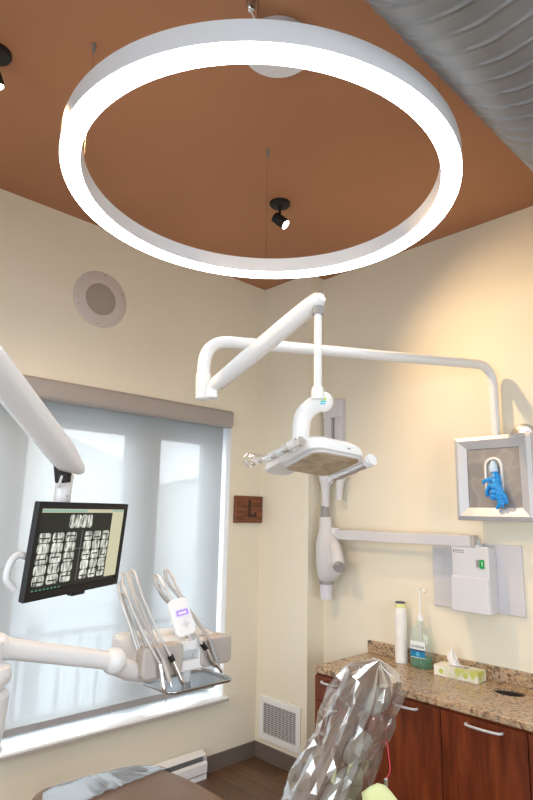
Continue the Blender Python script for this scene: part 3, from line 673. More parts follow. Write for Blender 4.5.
# ------------------------------------------------------------------ glove dispenser
yg = D - 0.19
gx0 = at(455, 470, 1, yg).x + 0.0; gx1 = at(531, 470, 1, yg).x + 0.012; gzt = at(492, 435, 1, yg).z; gzb = at(492, 521, 1, yg).z
gd = thing('glove_dispenser', 'square aluminium-framed glove dispenser with grey face and oval slot', 'glove dispenser', ((gx0 + gx1) / 2, D, gzb))
bw = at(466.5, 470, 1, yg).x - gx0; cgx = (gx0 + gx1) / 2; cgz = (gzt + gzb) / 2; hw, hh_ = (gx1 - gx0) / 2, (gzt - gzb) / 2
def fr_(hw_, hh__, y): return [Vector((cgx + a * hw_, y, cgz + b_ * hh__)) for a, b_ in ((-1, -1), (1, -1), (1, 1), (-1, 1))]
m = MB(); m.rings([fr_(hw, hh_, yg + 0.055), fr_(hw, hh_, yg + 0.02), fr_(hw - 0.004, hh_ - 0.004, yg), fr_(hw - bw * .35, hh_ - bw * .35, yg - 0.012), fr_(hw - bw, hh_ - bw, yg + 0.012), fr_(hw - bw, hh_ - bw, yg + 0.03)], cap=False)
m.build('frame', alu, gd)
MB().box((cgx - hw + 0.005, yg + 0.03, cgz - hh_ + .005), (cgx + hw - .005, yg + 0.06, cgz + hh_ - .005)).build('back_box', ltgrey, gd)
for sx_ in (-1, 1): MB().box((cgx + sx_ * (hw - .06) - .015, yg + 0.05, cgz - .12), (cgx + sx_ * (hw - .06) + .015, D, cgz - .09)).build('mounting_bracket', ltgrey, gd)
MB().box((cgx - hw + bw, yg + 0.018, cgz - hh_ + bw), (cgx + hw - bw, yg + 0.03, cgz + hh_ - bw)).build('face', dface, gd)
oc = at(493, 478, 1, yg); ow = 0.078; oh = at(493, 457, 1, yg).z - at(493, 500, 1, yg).z
Mo = Matrix(((1, 0, 0, oc.x), (0, 0, 1, yg + 0.018), (0, 1, 0, oc.z), (0, 0, 0, 1)))
o1 = [Vector((x, y, 0)) for x, y in rrect(ow * 1.5, oh, ow * .74, 8)]
def osc(sx, z): return [Mo @ Vector((x, y, z)) for x, y in rrect(ow * 1.5 - sx, oh - sx, (ow * 1.5 - sx) * .49, 8)]
MB().rings([osc(0, 0), osc(0.004, -0.010), osc(0.03, -0.010), osc(0.034, -0.002)], cap=False).build('slot_rim', gloss_w, gd, smooth=True)
MB().prism(rrect(ow * 1.5 - .03, oh - .03, (ow * 1.5 - .03) * .49, 8), -0.0015, -0.0005, Mo).build('slot_opening', mat('slot_grey', (0.30, 0.30, 0.32), .6), gd)
# glove: hanging palm with fingers
gb = thing('nitrile_glove', 'crumpled bright blue nitrile glove hanging from the dispenser slot', 'glove', at(494, 490, 1, yg - 0.01))
yy = yg - 0.022
def gp(px, py, dy=0.0): return at(px, py, 1, yy + dy)
m = MB(); m.tube(bez([gp(493, 466, .02), gp(495, 472, .01), gp(497, 480), gp(496, 488, -.01), gp(495, 494, -.008), gp(494, 499)], 6), [0.008 + 0.022 * math.sin(min(1, (i + 2) / 20) * 1.5) * (1 - 0.010 * max(0, i - 22)) * (1 + 0.16 * math.sin(i * 1.5)) for i in range(31)], 18, flat=0.6)
m.tube(bez([gp(496, 480), gp(490, 479, -.01), gp(485, 481, -.01), gp(483, 484)], 6), [0.019, .018, .016, .015, .014, .015, .014, .013, .014, .013, .012, .012, .013, .012, .011, .010, .009, .008, .005], 12)
for pts in ([(497, 488), (500, 496), (502, 502), (503, 507)], [(495, 490), (498, 497), (499, 503), (497, 509)], [(497, 484), (502, 492), (506, 499), (507, 504)], [(492, 484), (488, 489), (487, 494), (489, 496)]):
    c = bez([gp(x, y, -.012 + .006 * i) for i, (x, y) in enumerate(pts)], 6); m.tube(c, [0.017 - 0.0004 * i + .0012 * math.sin(i * 1.9) for i in range(len(c) - 1)] + [0.006], 12)
gob = m.build('glove_body', glove_m, gb, smooth=True)
rm = gob.modifiers.new('remesh', 'REMESH'); rm.mode = 'VOXEL'; rm.voxel_size = 0.004; rm.use_smooth_shade = True
tex = bpy.data.textures.new('crumple', 'CLOUDS'); tex.noise_scale = 0.02; dp = gob.modifiers.new('disp', 'DISPLACE'); dp.texture = tex; dp.strength = 0.010
m = MB(); m.tube([gp(493, 461, .018), gp(493, 466, .005), gp(494, 472, .0)], [0.010, 0.024, 0.026], 16, flat=.5); m.build('cuff', mat('pale_glove_cuff', (0.45, 0.62, 0.85), .4), gb, smooth=True)
# metal cap above the dispenser
kc = at(523, 437, 1, D - 0.03)
tag(MB().lathe([(0.085, 0), (0.085, 0.02), (0.07, 0.045), (0.03, 0.055)], (kc.x, D, kc.z), (0, -1, 0), 40).build('metal_wall_cap', steel, smooth=True), 'round brushed metal cap peeking above the glove dispenser', 'wall cap')

# ------------------------------------------------------------------ dental light
A = Vector((at(496, 436, 1, 0.12).x, 0.12, 2.28)); B = Vector((at(496, 436, 1, 0.12).x, 0.12, at(482, 366, 1, .09).z)); 
Lp = dep(205, 340, 2.95); Jt = dep(207, 388, 2.95); Jt.x, Jt.y = Lp.x, Lp.y
dl = thing('dental_light', 'white overhead dental lamp on a long bent wall arm', 'dental light', (A.x, D, A.z))
tags = fillet([A, B, Lp, Jt], 0.14, 12); nn = len(tags)
MB().tube(tags, [0.028 + 0.005 * i / (nn - 1) for i in range(nn)], 24).build('wall_arm', gloss_w, dl, smooth=True)
MB().box((A.x - 0.05, 0.085, A.z - 0.12), (A.x + 0.05, D, A.z + 0.04)).build('wall_bracket', gloss_w, dl, bevel=0.01)
SA = dep(214, 386, 2.90); SE = dep(318, 300, 2.45)
MB().lathe([(0.038, 0.06), (0.038, -0.005), (0.036, -0.01), (0.036, -0.065), (0.03, -0.07)], Jt, seg=28).build('pivot_collar', gloss_w, dl, smooth=True)
dv = (SE - SA).normalized()
jb = MB(); Mj = basis(Jt.lerp(SA, .5) + Vector((0, 0, -0.03)), Vector((SA.x - Jt.x, SA.y - Jt.y, 0)), (0, 0, 1)); jb.box((-0.03, -0.035, -0.028), (0.05, 0.035, 0.028), Mj); jb.build('joint_block', gloss_w, dl, bevel=0.008)
MB().tube([SA - dv * .01, SA + dv * 0.02, SA.lerp(SE, .4), SA.lerp(SE, .75), SE - dv * .03, SE, SE + dv * 0.025], [0.028, 0.038, 0.043, 0.042, 0.039, 0.036, 0.020], 24).build('spring_arm', gloss_w, dl, smooth=True)
RB = dep(320, 396, 2.45); RT_ = SE.copy(); RT_.z -= 0.02; RB = Vector((SE.x, SE.y, RB.z))
MB().lathe([(0.024, 0.0), (0.024, 0.035)], RT_ - Vector((0, 0, 0.045)), seg=20).build('knuckle_ring', midgrey, dl, smooth=True)
MB().tube([RT_, RB], 0.0165, 20).build('drop_rod', gloss_w, dl, smooth=True)
MB().lathe([(0.022, 0), (0.026, -0.01), (0.028, -0.05)], RB + Vector((0, 0, .02)), seg=24).build('rod_collar', gloss_w, dl, smooth=True)
def d2(px, py, dd=0): return dep(px, py, 2.42 + dd)
# yoke: wide flat bracket from the rod down to the head
yk = bez([d2(330, 401), d2(320, 403), d2(310, 408), d2(303, 417), d2(301, 430), d2(300, 446)], 8); ny_ = len(yk)
MB().tube(yk, [0.020, 0.030, 0.036, 0.039] + [0.041] * (ny_ - 8) + [0.042] * 4, 24, flat=0.9).build('yoke', gloss_w, dl, smooth=True)
kb = d2(323, 402); MB().ball(kb, 0.044, 28).build('yoke_knuckle', gloss_w, dl, smooth=True)
vw = (EYE - kb).normalized(); Mb = basis(kb + vw * 0.043, RT, UP)
MB().box((-0.011, 0.007, -0.003), (0.013, 0.017, 0.001), Mb).build('lime_badge', lime_m, dl)
MB().box((-0.009, -0.001, -0.003), (0.013, 0.005, 0.001), Mb).build('teal_badge', teal_m, dl)
MB().box((-0.011, -0.010, -0.003), (0.009, -0.004, 0.001), Mb).build('teal_badge', teal_m, dl)
HC = dep(322, 463, 2.40); hr_ = Vector((RT.x, RT.y, 0)).normalized(); ha_ = Vector((0, 0, 1)).cross(hr_)
ha2 = Matrix.Rotation(R(-13), 3, hr_) @ ha_
a1, b1_ = R(27), R(27)
ea = hr_ * math.cos(a1) + ha2 * math.sin(a1); eb = -hr_ * math.sin(a1) + ha2 * math.cos(a1); ez = ea.cross(eb)
MH = Matrix(((ea.x, eb.x, ez.x, HC.x), (ea.y, eb.y, ez.y, HC.y), (ea.z, eb.z, ez.z, HC.z), (0, 0, 0, 1)))
def sq(w_, h_, r_, z, dx=0.0, dy=0.0): return [Vector((x + dx, y + dy, z)) for x, y in rrect(w_, h_, r_, 8)]
MB().loft([sq(.235, .285, .05, .000), sq(.262, .305, .06, .006, -.004), sq(.270, .312, .065, .022, -.008), sq(.262, .306, .065, .040, -.012), sq(.225, .27, .065, .058, -.02), sq(.15, .19, .06, .070, -.03)], MH).build('lamp_head', gloss_w, dl, smooth=True)
# side lobe on the left that carries the handle
MB().loft([sq(.12, .20, .045, .006, -.085, .165), sq(.135, .215, .05, .018, -.085, .16), sq(.13, .20, .05, .036, -.085, .15), sq(.10, .16, .04, .050, -.08, .13)], MH).build('side_wing', gloss_w, dl, smooth=True)
MB().loft([sq(.228, .278, .048, -.006), sq(.235, .285, .05, .003)], MH).build('lens_bezel', ltgrey, dl, smooth=True)
MB().loft([sq(.212, .262, .042, -.010), sq(.220, .270, .044, -.004)], MH).build('lens', lens_m, dl, smooth=True)
MB().box((.02, -.1565, .018), (.035, -.150, .024), MH).build('sensor_window', midgrey, dl)
c = [MH @ Vector(p) for p in ((.145, .14, .0), (.152, .10, .0), (.160, .0, .002), (.165, -.09, .006), (.160, -.115, .010))]
hb_ = MB().tube(c, [.010, .018, .019, .019, .021], 18).build('handle', gloss_w, dl, smooth=True)
MB().tube([MH @ Vector(p) for p in ((.165, -.085, .004), (.170, -.118, .012))], [.024, .026], 18).build('handle_cap', gloss_w, hb_, smooth=True)
MB().tube([MH @ Vector(p) for p in ((.11, .0, .015), (.16, .0, .004))], .012, 12).build('handle_bracket', gloss_w, dl, smooth=True)
MB().tube(bez([MH @ Vector(p) for p in ((.150, .18, -.012), (.150, .13, -.002), (.158, .0, .002), (.166, -.10, .008))], 6), [.012 + .012 * min(1, i / 5) + .002 * math.sin(i * 1.7) for i in range(19)], 18).build('plastic_sleeve', bag_m, hb_, smooth=True)
c = [MH @ Vector(p) for p in ((-.195, -.115, .016), (-.200, -.06, .014), (-.205, .05, .010), (-.205, .12, .008))]
hb_ = MB().tube(c, [.016, .019, .018, .012], 18).build('handle', gloss_w, dl, smooth=True)
MB().tube([MH @ Vector(p) for p in ((-.15, -.02, .025), (-.20, -.02, .014))], .012, 12).build('handle_bracket', gloss_w, dl, smooth=True)
MB().tube(bez([MH @ Vector(p) for p in ((-.18, -.14, .02), (-.198, -.06, .014), (-.210, .06, .012), (-.225, .15, .020), (-.235, .20, .03))], 6), [.022 + .003 * math.sin(i * 1.3) + (.018 * max(0, i - 15) / 9) for i in range(25)], 20, flat=.8).build('plastic_sleeve', bag_m, hb_, smooth=True)

# ------------------------------------------------------------------ monitor
TL = Vector((2.222, -2.863, 1.903)); dx = Vector((-0.485, 0.874, 0.006)).normalized(); dy = Vector((-0.079, -0.045, -0.996)); dy = (dy - dx * dy.dot(dx)).normalized()
nz_ = dx.cross(dy)                     # points away from the viewer
if nz_.dot(EYE - TL) > 0: nz_ = -nz_
MW, MHt = 0.43, 0.247
def mp_(u, v, z=0): return TL + dx * (u * MW) + dy * (v * MHt) + nz_ * z
MM = Matrix(((dx.x, dy.x, nz_.x, TL.x), (dx.y, dy.y, nz_.y, TL.y), (dx.z, dy.z, nz_.z, TL.z), (0, 0, 0, 1)))
mo = thing('computer_monitor', 'black flat monitor showing rows of dental x-ray films', 'monitor', mp_(.5, 1, .03))
MB().box((0, 0, 0.002), (MW, MHt, 0.014), MM).build('casing', black, mo, bevel=0.003)
MB().box((0.06, 0.04, 0.010), (MW - .06, MHt - .04, 0.032), MM).build('rear_shell', black, mo, bevel=0.01)
bz = MB(); bw_ = 0.017
bz.box((0, 0, -0.003), (MW, bw_, 0.003), MM); bz.box((0, MHt - 0.020, -0.003), (MW, MHt, 0.003), MM); bz.box((0, bw_, -0.003), (bw_ - .002, MHt - .02, 0.003), MM); bz.box((MW - bw_ + .002, bw_, -0.003), (MW, MHt - .02, 0.003), MM)
bz.build('bezel', black, mo)
MB().box((MW * .46, MHt - 0.006, -0.004), (MW * .60, MHt + 0.009, 0.016), MM).build('bottom_tab', black, mo, bevel=.003)
sm = MB(); sx0, sx1, sy0, sy1 = bw_ - .002, MW - bw_ + .002, bw_, MHt - 0.020
def sr(u0, u1, v0, v1, z, mi): sm.mi = mi; sm.box((sx0 + (sx1 - sx0) * u0, sy0 + (sy1 - sy0) * v0, z - 0.0003), (sx0 + (sx1 - sx0) * u1, sy0 + (sy1 - sy0) * v1, z), MM)
sr(0, 1, 0, 1, 0.0015, 0); sr(0.84, 1.0, 0.05, 0.955, 0.0010, 1); sr(0, 1, 0, 0.05, 0.0010, 1); sr(0.01, 0.5, 0.012, 0.042, 0.0006, 2); sr(0.84, .99, 0.012, 0.035, 0.0006, 2)
def filmp(u0, u1, v0, v1):
    sm.mi = 3; cx, cy = sx0 + (sx1 - sx0) * (u0 + u1) / 2, sy0 + (sy1 - sy0) * (v0 + v1) / 2; w_, h__ = (sx1 - sx0) * (u1 - u0), (sy1 - sy0) * (v1 - v0)
    sm.prism([(x + cx, y + cy) for x, y in rrect(w_, h__, min(w_, h__) * .3, 3)], 0.0008, 0.0011, MM)
for k in range(4): filmp(0.315 + k * 0.068, 0.379 + k * 0.068, 0.075, 0.25)
for cols in ((0.02, 0.16, 0.30), (0.515, 0.625, 0.735)):
    for ci, u in enumerate(cols):
        wd_ = 0.118 if cols[0] < .1 else 0.092
        for r_i in range(5):
            v0 = 0.30 + r_i * 0.128
            filmp(u, u + wd_, v0, v0 + 0.118)
            sm.mi = 0; vv_ = v0 + 0.055 + 0.02 * math.sin(ci * 2 + r_i * 1.7)
            if r_i % 2 == 0: sr(u + .01, u + wd_ - .01, vv_, vv_ + 0.016, 0.0006, 0)
sm.mi = 4; sr(0.476, 0.480, 0.28, 0.94, 0.0006, 4); sr(0.40, 0.55, 0.515, 0.52, 0.0006, 4)
for k in range(8): sr(0.03 + k * .038, 0.045 + k * .038, 0.972, 0.988, 0.0006, 5)
sm.build('screen', [scr_blk, scr_side, scr_bar, film, midgrey, scr_dim], mo)
hp_ = bez([mp_(0.06, .58, 0.02), mp_(0.0, .55, 0.035), mp_(-0.045, .63, 0.04), mp_(-0.05, .78, 0.04), mp_(0.0, .88, 0.03)], 8)
MB().tube(hp_, 0.0085, 12).build('grab_handle', ltgrey, mo, smooth=True)

# monitor arm
E1 = dep(73, 467, 1.66); E0 = dep(0, 374, 1.30); dvm = (E0 - E1).normalized(); EX = E1 + dvm * 1.0
ma = thing('monitor_arm', 'thick white monitor arm slanting down from the upper left', 'monitor arm', (EX.x, EX.y, 0))
ts = [0, .012, .03, .08, .2, .5, 1.0]
sid = (RT * .8 - UP * .1).normalized()
MB().tube([E1 - dvm * .022 + sid * .020, E1 - dvm * .012 + sid * .017, E1 + dvm * .01 + sid * .010, E1 + dvm * .045, E1 + dvm * .08, E1 + dvm * .2, E1 + dvm * .5, E1 + dvm], [0.008, .016, .024, .036, .039, .039, .038, .038], 28).build('arm_shell', warm_w, ma, smooth=True)
pm = mp_(.27, 0, .045); zc1 = at(65, 478, 0, pm.x)
nt_ = dep(64, 477, 1.66)
MB().tube([dep(63, 464, 1.645), dep(63, 482, 1.645)], [0.026, 0.022], 16).build('inner_bracket', blackmetal, ma, smooth=True)
npl = bez([dep(66, 474, 1.66), dep(63.5, 488, 1.66), dep(62, 500, 1.66), dep(62, 512, 1.68)], 6)
MB().tube(npl, 0.0235, 20).build('swivel_neck', warm_w, ma, smooth=True)
MB().tube([dep(62, 497.5, 1.66), dep(62, 500, 1.66)], 0.0245, 20).build('neck_ring', ltgrey, ma, smooth=True)
for (qx, qy) in ((60, 497), (68, 496)): MB().ball(dep(qx, qy, 1.638), 0.003, 8).build('neck_screw', midgrey, ma)
c_ = bez([dep(62, 476, 1.625), dep(60, 482, 1.615), dep(59, 487, 1.63)], 5); MB().tube(c_, .004, 8).build('cable', ltgrey, ma, smooth=True)
MB().box((0.08, 0.06, 0.032), (0.20, 0.16, 0.050), MM).build('mount_plate', midgrey, ma, bevel=.004)
MB().lathe([(0.05, -0.0), (0.05, EX.z + 0.05), (0.035, EX.z + 0.07)], (EX.x, EX.y, 0), seg=28).build('post', warm_w, ma, smooth=True)
MB().lathe([(0.22, 0), (0.22, 0.02), (0.06, 0.05)], (EX.x, EX.y, 0), seg=36).build('floor_base', warm_w, ma, smooth=True)

# ------------------------------------------------------------------ delivery unit
XD = 1.70
def v(px, py, dx_=0.0): return at(px, py, 0, XD + dx_)
cl = dep(-18, 700, 1.75)
du_ = thing('instrument_delivery_unit', 'off-white dental instrument console on a jointed arm before the window', 'dental console', (cl.x, cl.y, 0))
z690 = dep(-18, 692, 1.75).z; z735 = dep(-18, 752, 1.75).z
MB().lathe([(0.085, 0.0), (0.085, 0.04), (0.05, 0.06), (0.05, z735 - .02), (0.066, z735), (0.072, z735 + .01), (0.064, z735 + .02), (0.072, z735 + .08), (0.075, z690 - .03), (0.076, z690 - .012), (0.066, z690), (0.060, z690 + .003)], (cl.x, cl.y, 0), seg=36).build('column', warm_w, du_, smooth=True)
MB().lathe([(0.052, z690), (0.056, z690 + .008), (0.075, z690 + .028), (0.078, z690 + .05), (0.07, z690 + 0.068), (0.045, z690 + .08), (0.045, z690 + .14)], (cl.x, cl.y, 0), seg=36).build('column_cap', warm_w, du_, smooth=True)
b0 = dep(-4, 647, 1.82); b1 = dep(114, 661, 2.08)
MB().ball(b0, 0.044, 28).build('shoulder_joint', warm_w, du_, smooth=True)
MB().ball(b1, 0.046, 28).build('elbow_joint', warm_w, du_, smooth=True)
dd_ = (b1 - b0); MB().tube([b0.lerp(b1, .04), b0.lerp(b1, .1), b0.lerp(b1, .9), b0.lerp(b1, .97)], [.038, .033, .031, .035], 24).build('lower_arm', warm_w, du_, smooth=True)
for e_ in (b0, ): MB().tube([e_ - Vector((0, 0, .0)), Vector((cl.x, cl.y, z690 + .12))], .036, 20).build('shoulder_link', warm_w, du_, smooth=True)
MB().tube([b1 - Vector((0, 0, .012)), v(128, 670, -.03), v(150, 673, -.06), v(165, 670, -.06)], [.034, .036, .034, .03], 20).build('head_link', warm_w, du_, smooth=True)
# console body: local frame along +y
def secyz(y, x0, x1, z0, z1, r=.02): return [Vector((x, y, z)) for x, z in [((x0 + x1) / 2 + a, (z0 + z1) / 2 + b_) for a, b_ in rrect(x1 - x0, z1 - z0, r)]]
zt1 = v(150, 652).z; zb1 = v(150, 676).z
yL, yR = v(133, 660).y, v(228, 655).y
zA, zBo = v(119, 637, -.12).z, v(122, 662, -.12).z
MB().loft([secyz(v(119, 650, -.12).y, XD - .17, XD - .09, zBo + .012, zA - .012, .02), secyz(v(119, 650, -.12).y + .012, XD - .19, XD - .07, zBo, zA, .03), secyz(v(139, 650).y, XD - .20, XD - .02, zb1 + .02, zA + .005, .035), secyz(v(215, 650).y, XD - .20, XD - .02, zb1 + .03, zA - .005, .035), secyz(v(221, 650).y, XD - .18, XD - .04, zb1 + .045, zA - .02, .03)]).build('console_body', warm_w, du_, smooth=True)
def block(pxa, pxb, yz0, yz1, nm, m, x0=-.06, x1=.03, r=.022):
    ya_, yb_ = v(pxa, 660).y, v(pxb, 660).y
    M = Matrix(((0, 0, 1, 0), (1, 0, 0, 0), (0, 1, 0, 0), (0, 0, 0, 1)))
    poly = [((ya_ + yb_) / 2 + a, (yz0 + yz1) / 2 + b_) for a, b_ in rrect(yb_ - ya_, yz1 - yz0, r)]
    return MB().prism(poly, XD + x0, XD + x1, M).build(nm, m, du_, smooth=True, bevel=.008, seg=3)
zT = v(155, 645).z; zB = v(158, 676).z
block(139, 179, zB, zT, 'instrument_holder', taupe)
block(197, 227, v(210, 664).z, v(210, 636).z, 'instrument_holder', taupe)
# white centre with pull handle opening
ca_, cb2 = v(174, 660).y, v(203, 660).y; zt2 = v(186, 640).z; zb2 = v(186, 670).z
cm_ = MB(); h1 = (ca_ + cb2) / 2
cm_.box((XD - .06, ca_, zt2 - .038), (XD + .02, cb2, zt2)); cm_.box((XD - .06, ca_, zb2), (XD + .02, cb2, zb2 + .04)); cm_.box((XD - .06, ca_, zb2 + .03), (XD + .02, ca_ + .03, zt2 - .036)); cm_.box((XD - .06, cb2 - .034, zb2 + .03), (XD + .02, cb2, zt2 - .036)); cm_.box((XD - .06, ca_, zb2 + .03), (XD - .03, cb2, zt2 - .036))
cm_.build('pull_handle', gloss_w, du_, bevel=.006, seg=3)
# tray
zt_r = 1.205
tp = [at(153, 690, 2, zt_r), at(187, 698.5, 2, zt_r), at(232, 683, 2, zt_r), at(226, 675.5, 2, zt_r), at(197, 671.5, 2, zt_r), at(172, 679, 2, zt_r)]
TX = XD - .05; ty0_, ty1_ = -2.10, -1.785
pol = [(x + TX, y + (ty0_ + ty1_) / 2) for x, y in rrect(0.21, ty1_ - ty0_, .03)]
Mi = Matrix.Identity(4)
MB().prism(pol, zt_r, zt_r + .004, Mi).build('tray', mat('dark_steel_tray', (0.30, 0.32, 0.34), .25, .9), du_, bevel=.0015)
m = MB(); r1 = [Vector((x + TX, y + (ty0_ + ty1_) / 2, zt_r + .004)) for x, y in rrect(0.21, ty1_ - ty0_, .03)]; r2 = [Vector((x + TX, y + (ty0_ + ty1_) / 2, zt_r + .012)) for x, y in rrect(0.218, ty1_ - ty0_ + .008, .034)]
m.rings([r1, r2], cap=False); m.build('tray_lip', steel, du_, smooth=True, solid=.002)
MB().lathe([(.018, 0), (.018, .06)], (XD - .06, (ty0_ + ty1_) / 2, zt_r + .004), seg=20).build('tray_pivot', warm_w, du_, smooth=True)
# keypad
kq = [v(167.5, 600, .0), v(184, 600, .0), v(196, 633, .05), v(178, 637, .05)]
kx = (kq[1] - kq[0] + kq[2] - kq[3]); ky = (kq[3] - kq[0] + kq[2] - kq[1]) ; kc_ = sum(kq, Vector()) / 4
ky.y *= .75; ky = ky.normalized() * ((kq[3] - kq[0] + kq[2] - kq[1]).length); MKt = basis(kc_, ky, -kx); kx = kx - ky.normalized() * kx.dot(ky.normalized()); MK = basis(kc_, kx, ky); kw, kh = kx.length / 2 * 1.12, ky.length / 2 * 1.03
kp = MB().prism(rrect(kw, kh, .022, 6), -.010, .010, MK).build('keypad', gloss_w, du_, smooth=True, bevel=.003)
sgn = 1 if (MK.to_3x3() @ Vector((0, 0, 1))).dot(EYE - kc_) > 0 else -1
dsp = MB().box((-kw * .30, -kh * .19, sgn * .0105), (kw * .34, -kh * .035, sgn * .0125), MK).build('display', violet_e, kp)
tz = MB()
for k in range(4): tz.box((-kw * .18 + k * kw * .1, -kh * .12, sgn * .0125), (-kw * .11 + k * kw * .1, -kh * .085, sgn * .013), MK)
tz.build('display_text', violet_t, kp)
bt = MB()
for a_, b_ in ((0, 0), (.13, 0), (-.13, 0), (0, .06), (0, -.06)): bt.lathe([(.006, .0), (.006, .0015)], MK @ Vector((a_ * kw + .005, kh * .2 + b_ * kh, sgn * .010)), (MK.to_3x3() @ Vector((0, 0, sgn))), 12)
bt.build('buttons', ltgrey, kp)
MB().tube([v(190, 634, .02), v(193, 642, 0), v(196, 650, -.03)], .010, 12).build('keypad_stalk', ltgrey, du_, smooth=True)
# whip rods and instruments
def rod(base, top, nm='whip_rod'):
    c = bez([v(*base, -.02), v(base[0] + (top[0] - base[0]) * .55, base[1] + (top[1] - base[1]) * .5, -.05), v(base[0] + (top[0] - base[0]) * .93, base[1] + (top[1] - base[1]) * .82, -.09), v(*top, -.12)], 8)
    MB().tube(c, 0.0070, 10).build(nm, steel2, du_, smooth=True); return c[-1]
inst = [((137, 650), (119, 584), (160, 664), (164, 692), 'first from left'), ((147, 648), (122, 574), (163, 660), (170, 682), 'second from left'), ((157, 648), (130, 571), (171, 657), (183, 684), 'third from left'),
        ((196, 640), (155, 576), (203, 645), (222, 672), 'fourth from left'), ((209, 637), (165, 571), (210, 640), (218, 662), 'rightmost')]
labs = ['chrome dental handpiece with a long thin tip over the tray edge', 'slim brown-grey dental handpiece second from the left in its holder', 'chrome dental handpiece with black collar beside the pull handle', 'chrome air syringe with black collar and bent tip, right of the keypad', 'thin dark dental instrument rightmost on the console']
for i, (bs, tp_, hs0, he, w_) in enumerate(inst):
    rod(bs, tp_)
    rod((bs[0] + 3, bs[1]), (tp_[0] + 4, tp_[1] + 9)) if i in (0, 3) else None
    t = thing('dental_handpiece', labs[i], 'dental tool', v(*hs0, .04), 'dental instruments in the console holders')
    top = v(*tp_, -.12)
    a_ = v(*hs0, .045); e_ = v(*he, .065 if i != 3 else .05)
    mid = v(tp_[0] + (hs0[0] - tp_[0]) * .25 + 2, tp_[1] + (hs0[1] - tp_[1]) * .28, -.02)
    MB().tube(bez([top + Vector((0, 0, .004)), v(tp_[0] + 5, tp_[1] + 2, -.09), mid, v(tp_[0] + (hs0[0] - tp_[0]) * .65, tp_[1] + (hs0[1] - tp_[1]) * .68, .02), a_], 8), .0052, 10).build('hose', taupe if i in (1, 4) else steel2, t, smooth=True)
    d_ = (e_ - a_)
    if i in (2, 3):
        MB().tube([a_ - d_ * .05, a_ + d_ * .16], .0105, 14).build('black_collar', black, t, smooth=True)
    if i == 3:
        c = bez([a_ + d_ * .14, a_ + d_ * .55 + Vector((0, -.008, -.004)), a_ + d_ * .85, e_], 6); MB().tube(c, [.0105] * 10 + [.007] * (len(c) - 10), 14).build('grip', chrome, t, smooth=True)
    else:
        MB().tube([a_, a_ + d_ * .3, a_ + d_ * .8, a_ + d_ * .92, e_], [.009, .0095, .0085, .0095, .006], 14).build('grip', [chrome, taupe, chrome, chrome, midgrey][i], t, smooth=True)
    if i == 0: MB().tube([e_, v(166, 702, .07)], .0015, 6).build('tip', steel, t)
    elif i != 3: MB().tube([e_, e_ + d_.normalized() * .018], .0025, 8).build('tip', steel, t)

# ------------------------------------------------------------------ dental chair
YCN = -1.84
ch = thing('dental_chair', 'tan leather dental chair with raised brown backrest and grey-green back shell', 'dental chair', (1.75, YCN, 0))
def csec(x, z, w_, h, r=.035, n=5): return [Vector((x, YCN + a, z + b_)) for a, b_ in rrect(w_, h, r, n)]
YCN = -1.89; YS = YCN
SEATT = [(.785, .24, .04), (.800, .40, .075), (.83, .52, .095), (.88, .62, .102), (.97, .70, .106), (1.15, .745, .110), (1.5, .73, .115), (1.8, .62, .12), (2.05, .46, .10)]
def ssec(x, w_, h, grow=0.0, sl=0.0, n=6): return [Vector((x + .15 * a * min(1, (1.6 - x) / .6 if x < 1.6 else 0) + sl * (.32 - a), YCN + a, .548 + b_)) for a, b_ in rrect(w_ + grow, h + grow, min(.05, (h + grow) * .45), n)]
secs = [ssec(*t) for t in SEATT]
MB().loft(secs).build('seat', tan_m, ch, smooth=True, sub=1)
MB().box((1.5, YCN - .16, .24), (1.95, YCN + .16, .49)).build('lift_column', warm_w, ch, bevel=.03)
MB().box((1.3, YCN - .25, .0), (2.2, YCN + .25, .08)).build('base', warm_w, ch, bevel=.03)
MB().box((1.58, YCN - .13, .08), (1.88, YCN + .13, .24)).build('pedestal', warm_w, ch, bevel=.02)
YCN = -1.76
P0 = Vector((2.035, YCN, .54)); P1 = Vector((2.362, YCN, 1.228)); bd_ = (P1 - P0).normalized(); bn = Vector((bd_.z, 0, -bd_.x))   # bn points to rear (+x)
def bsec(t, w_, th_, off=0.0, q=.45):
    c = P0.lerp(P1, t) + bn * off; return [c + Vector((0, a, 0)) + bn * b_ for a, b_ in rrect(w_, th_, min(w_, th_) * q, 5)]
MB().loft([bsec(0, .36, .06), bsec(.05, .38, .08), bsec(.4, .36, .085), bsec(.75, .27, .08), bsec(.9, .20, .065), bsec(.97, .14, .04)]).build('backrest', dtan_m, ch, smooth=True)
MB().loft([bsec(.02, .27, .02, .045), bsec(.04, .30, .035, .055), bsec(.3, .29, .040, .060), bsec(.55, .25, .040, .062), bsec(.70, .18, .038, .060), bsec(.75, .13, .03, .055), bsec(.77, .08, .01, .05)]).build('back_shell', shell_m, ch, smooth=True)
MB().loft([bsec(.05, .10, .02, .088), bsec(.08, .12, .03, .090), bsec(.60, .09, .03, .090), bsec(.63, .06, .02, .084)]).build('back_bracket', warm_w, ch, smooth=True)
MB().lathe([(.045, -.02), (.058, -.012), (.058, .012), (.045, .02)], P0.lerp(P1, .87) + bn * .055, bn, 40).build('headrest_pivot', shell_m, ch, smooth=True)
MB().tube([P0.lerp(P1, .85) + bn * .035, P0.lerp(P1, 1.15) + bn * .02], .016, 12).build('headrest_post', steel, ch, smooth=True)
MB().loft([bsec(1.03, .15, .05, .0), bsec(1.06, .19, .085, .0), bsec(1.13, .205, .10, .0), bsec(1.20, .18, .085, .0), bsec(1.235, .13, .05, 0)]).build('headrest', dtan_m, ch, smooth=True, sub=1)
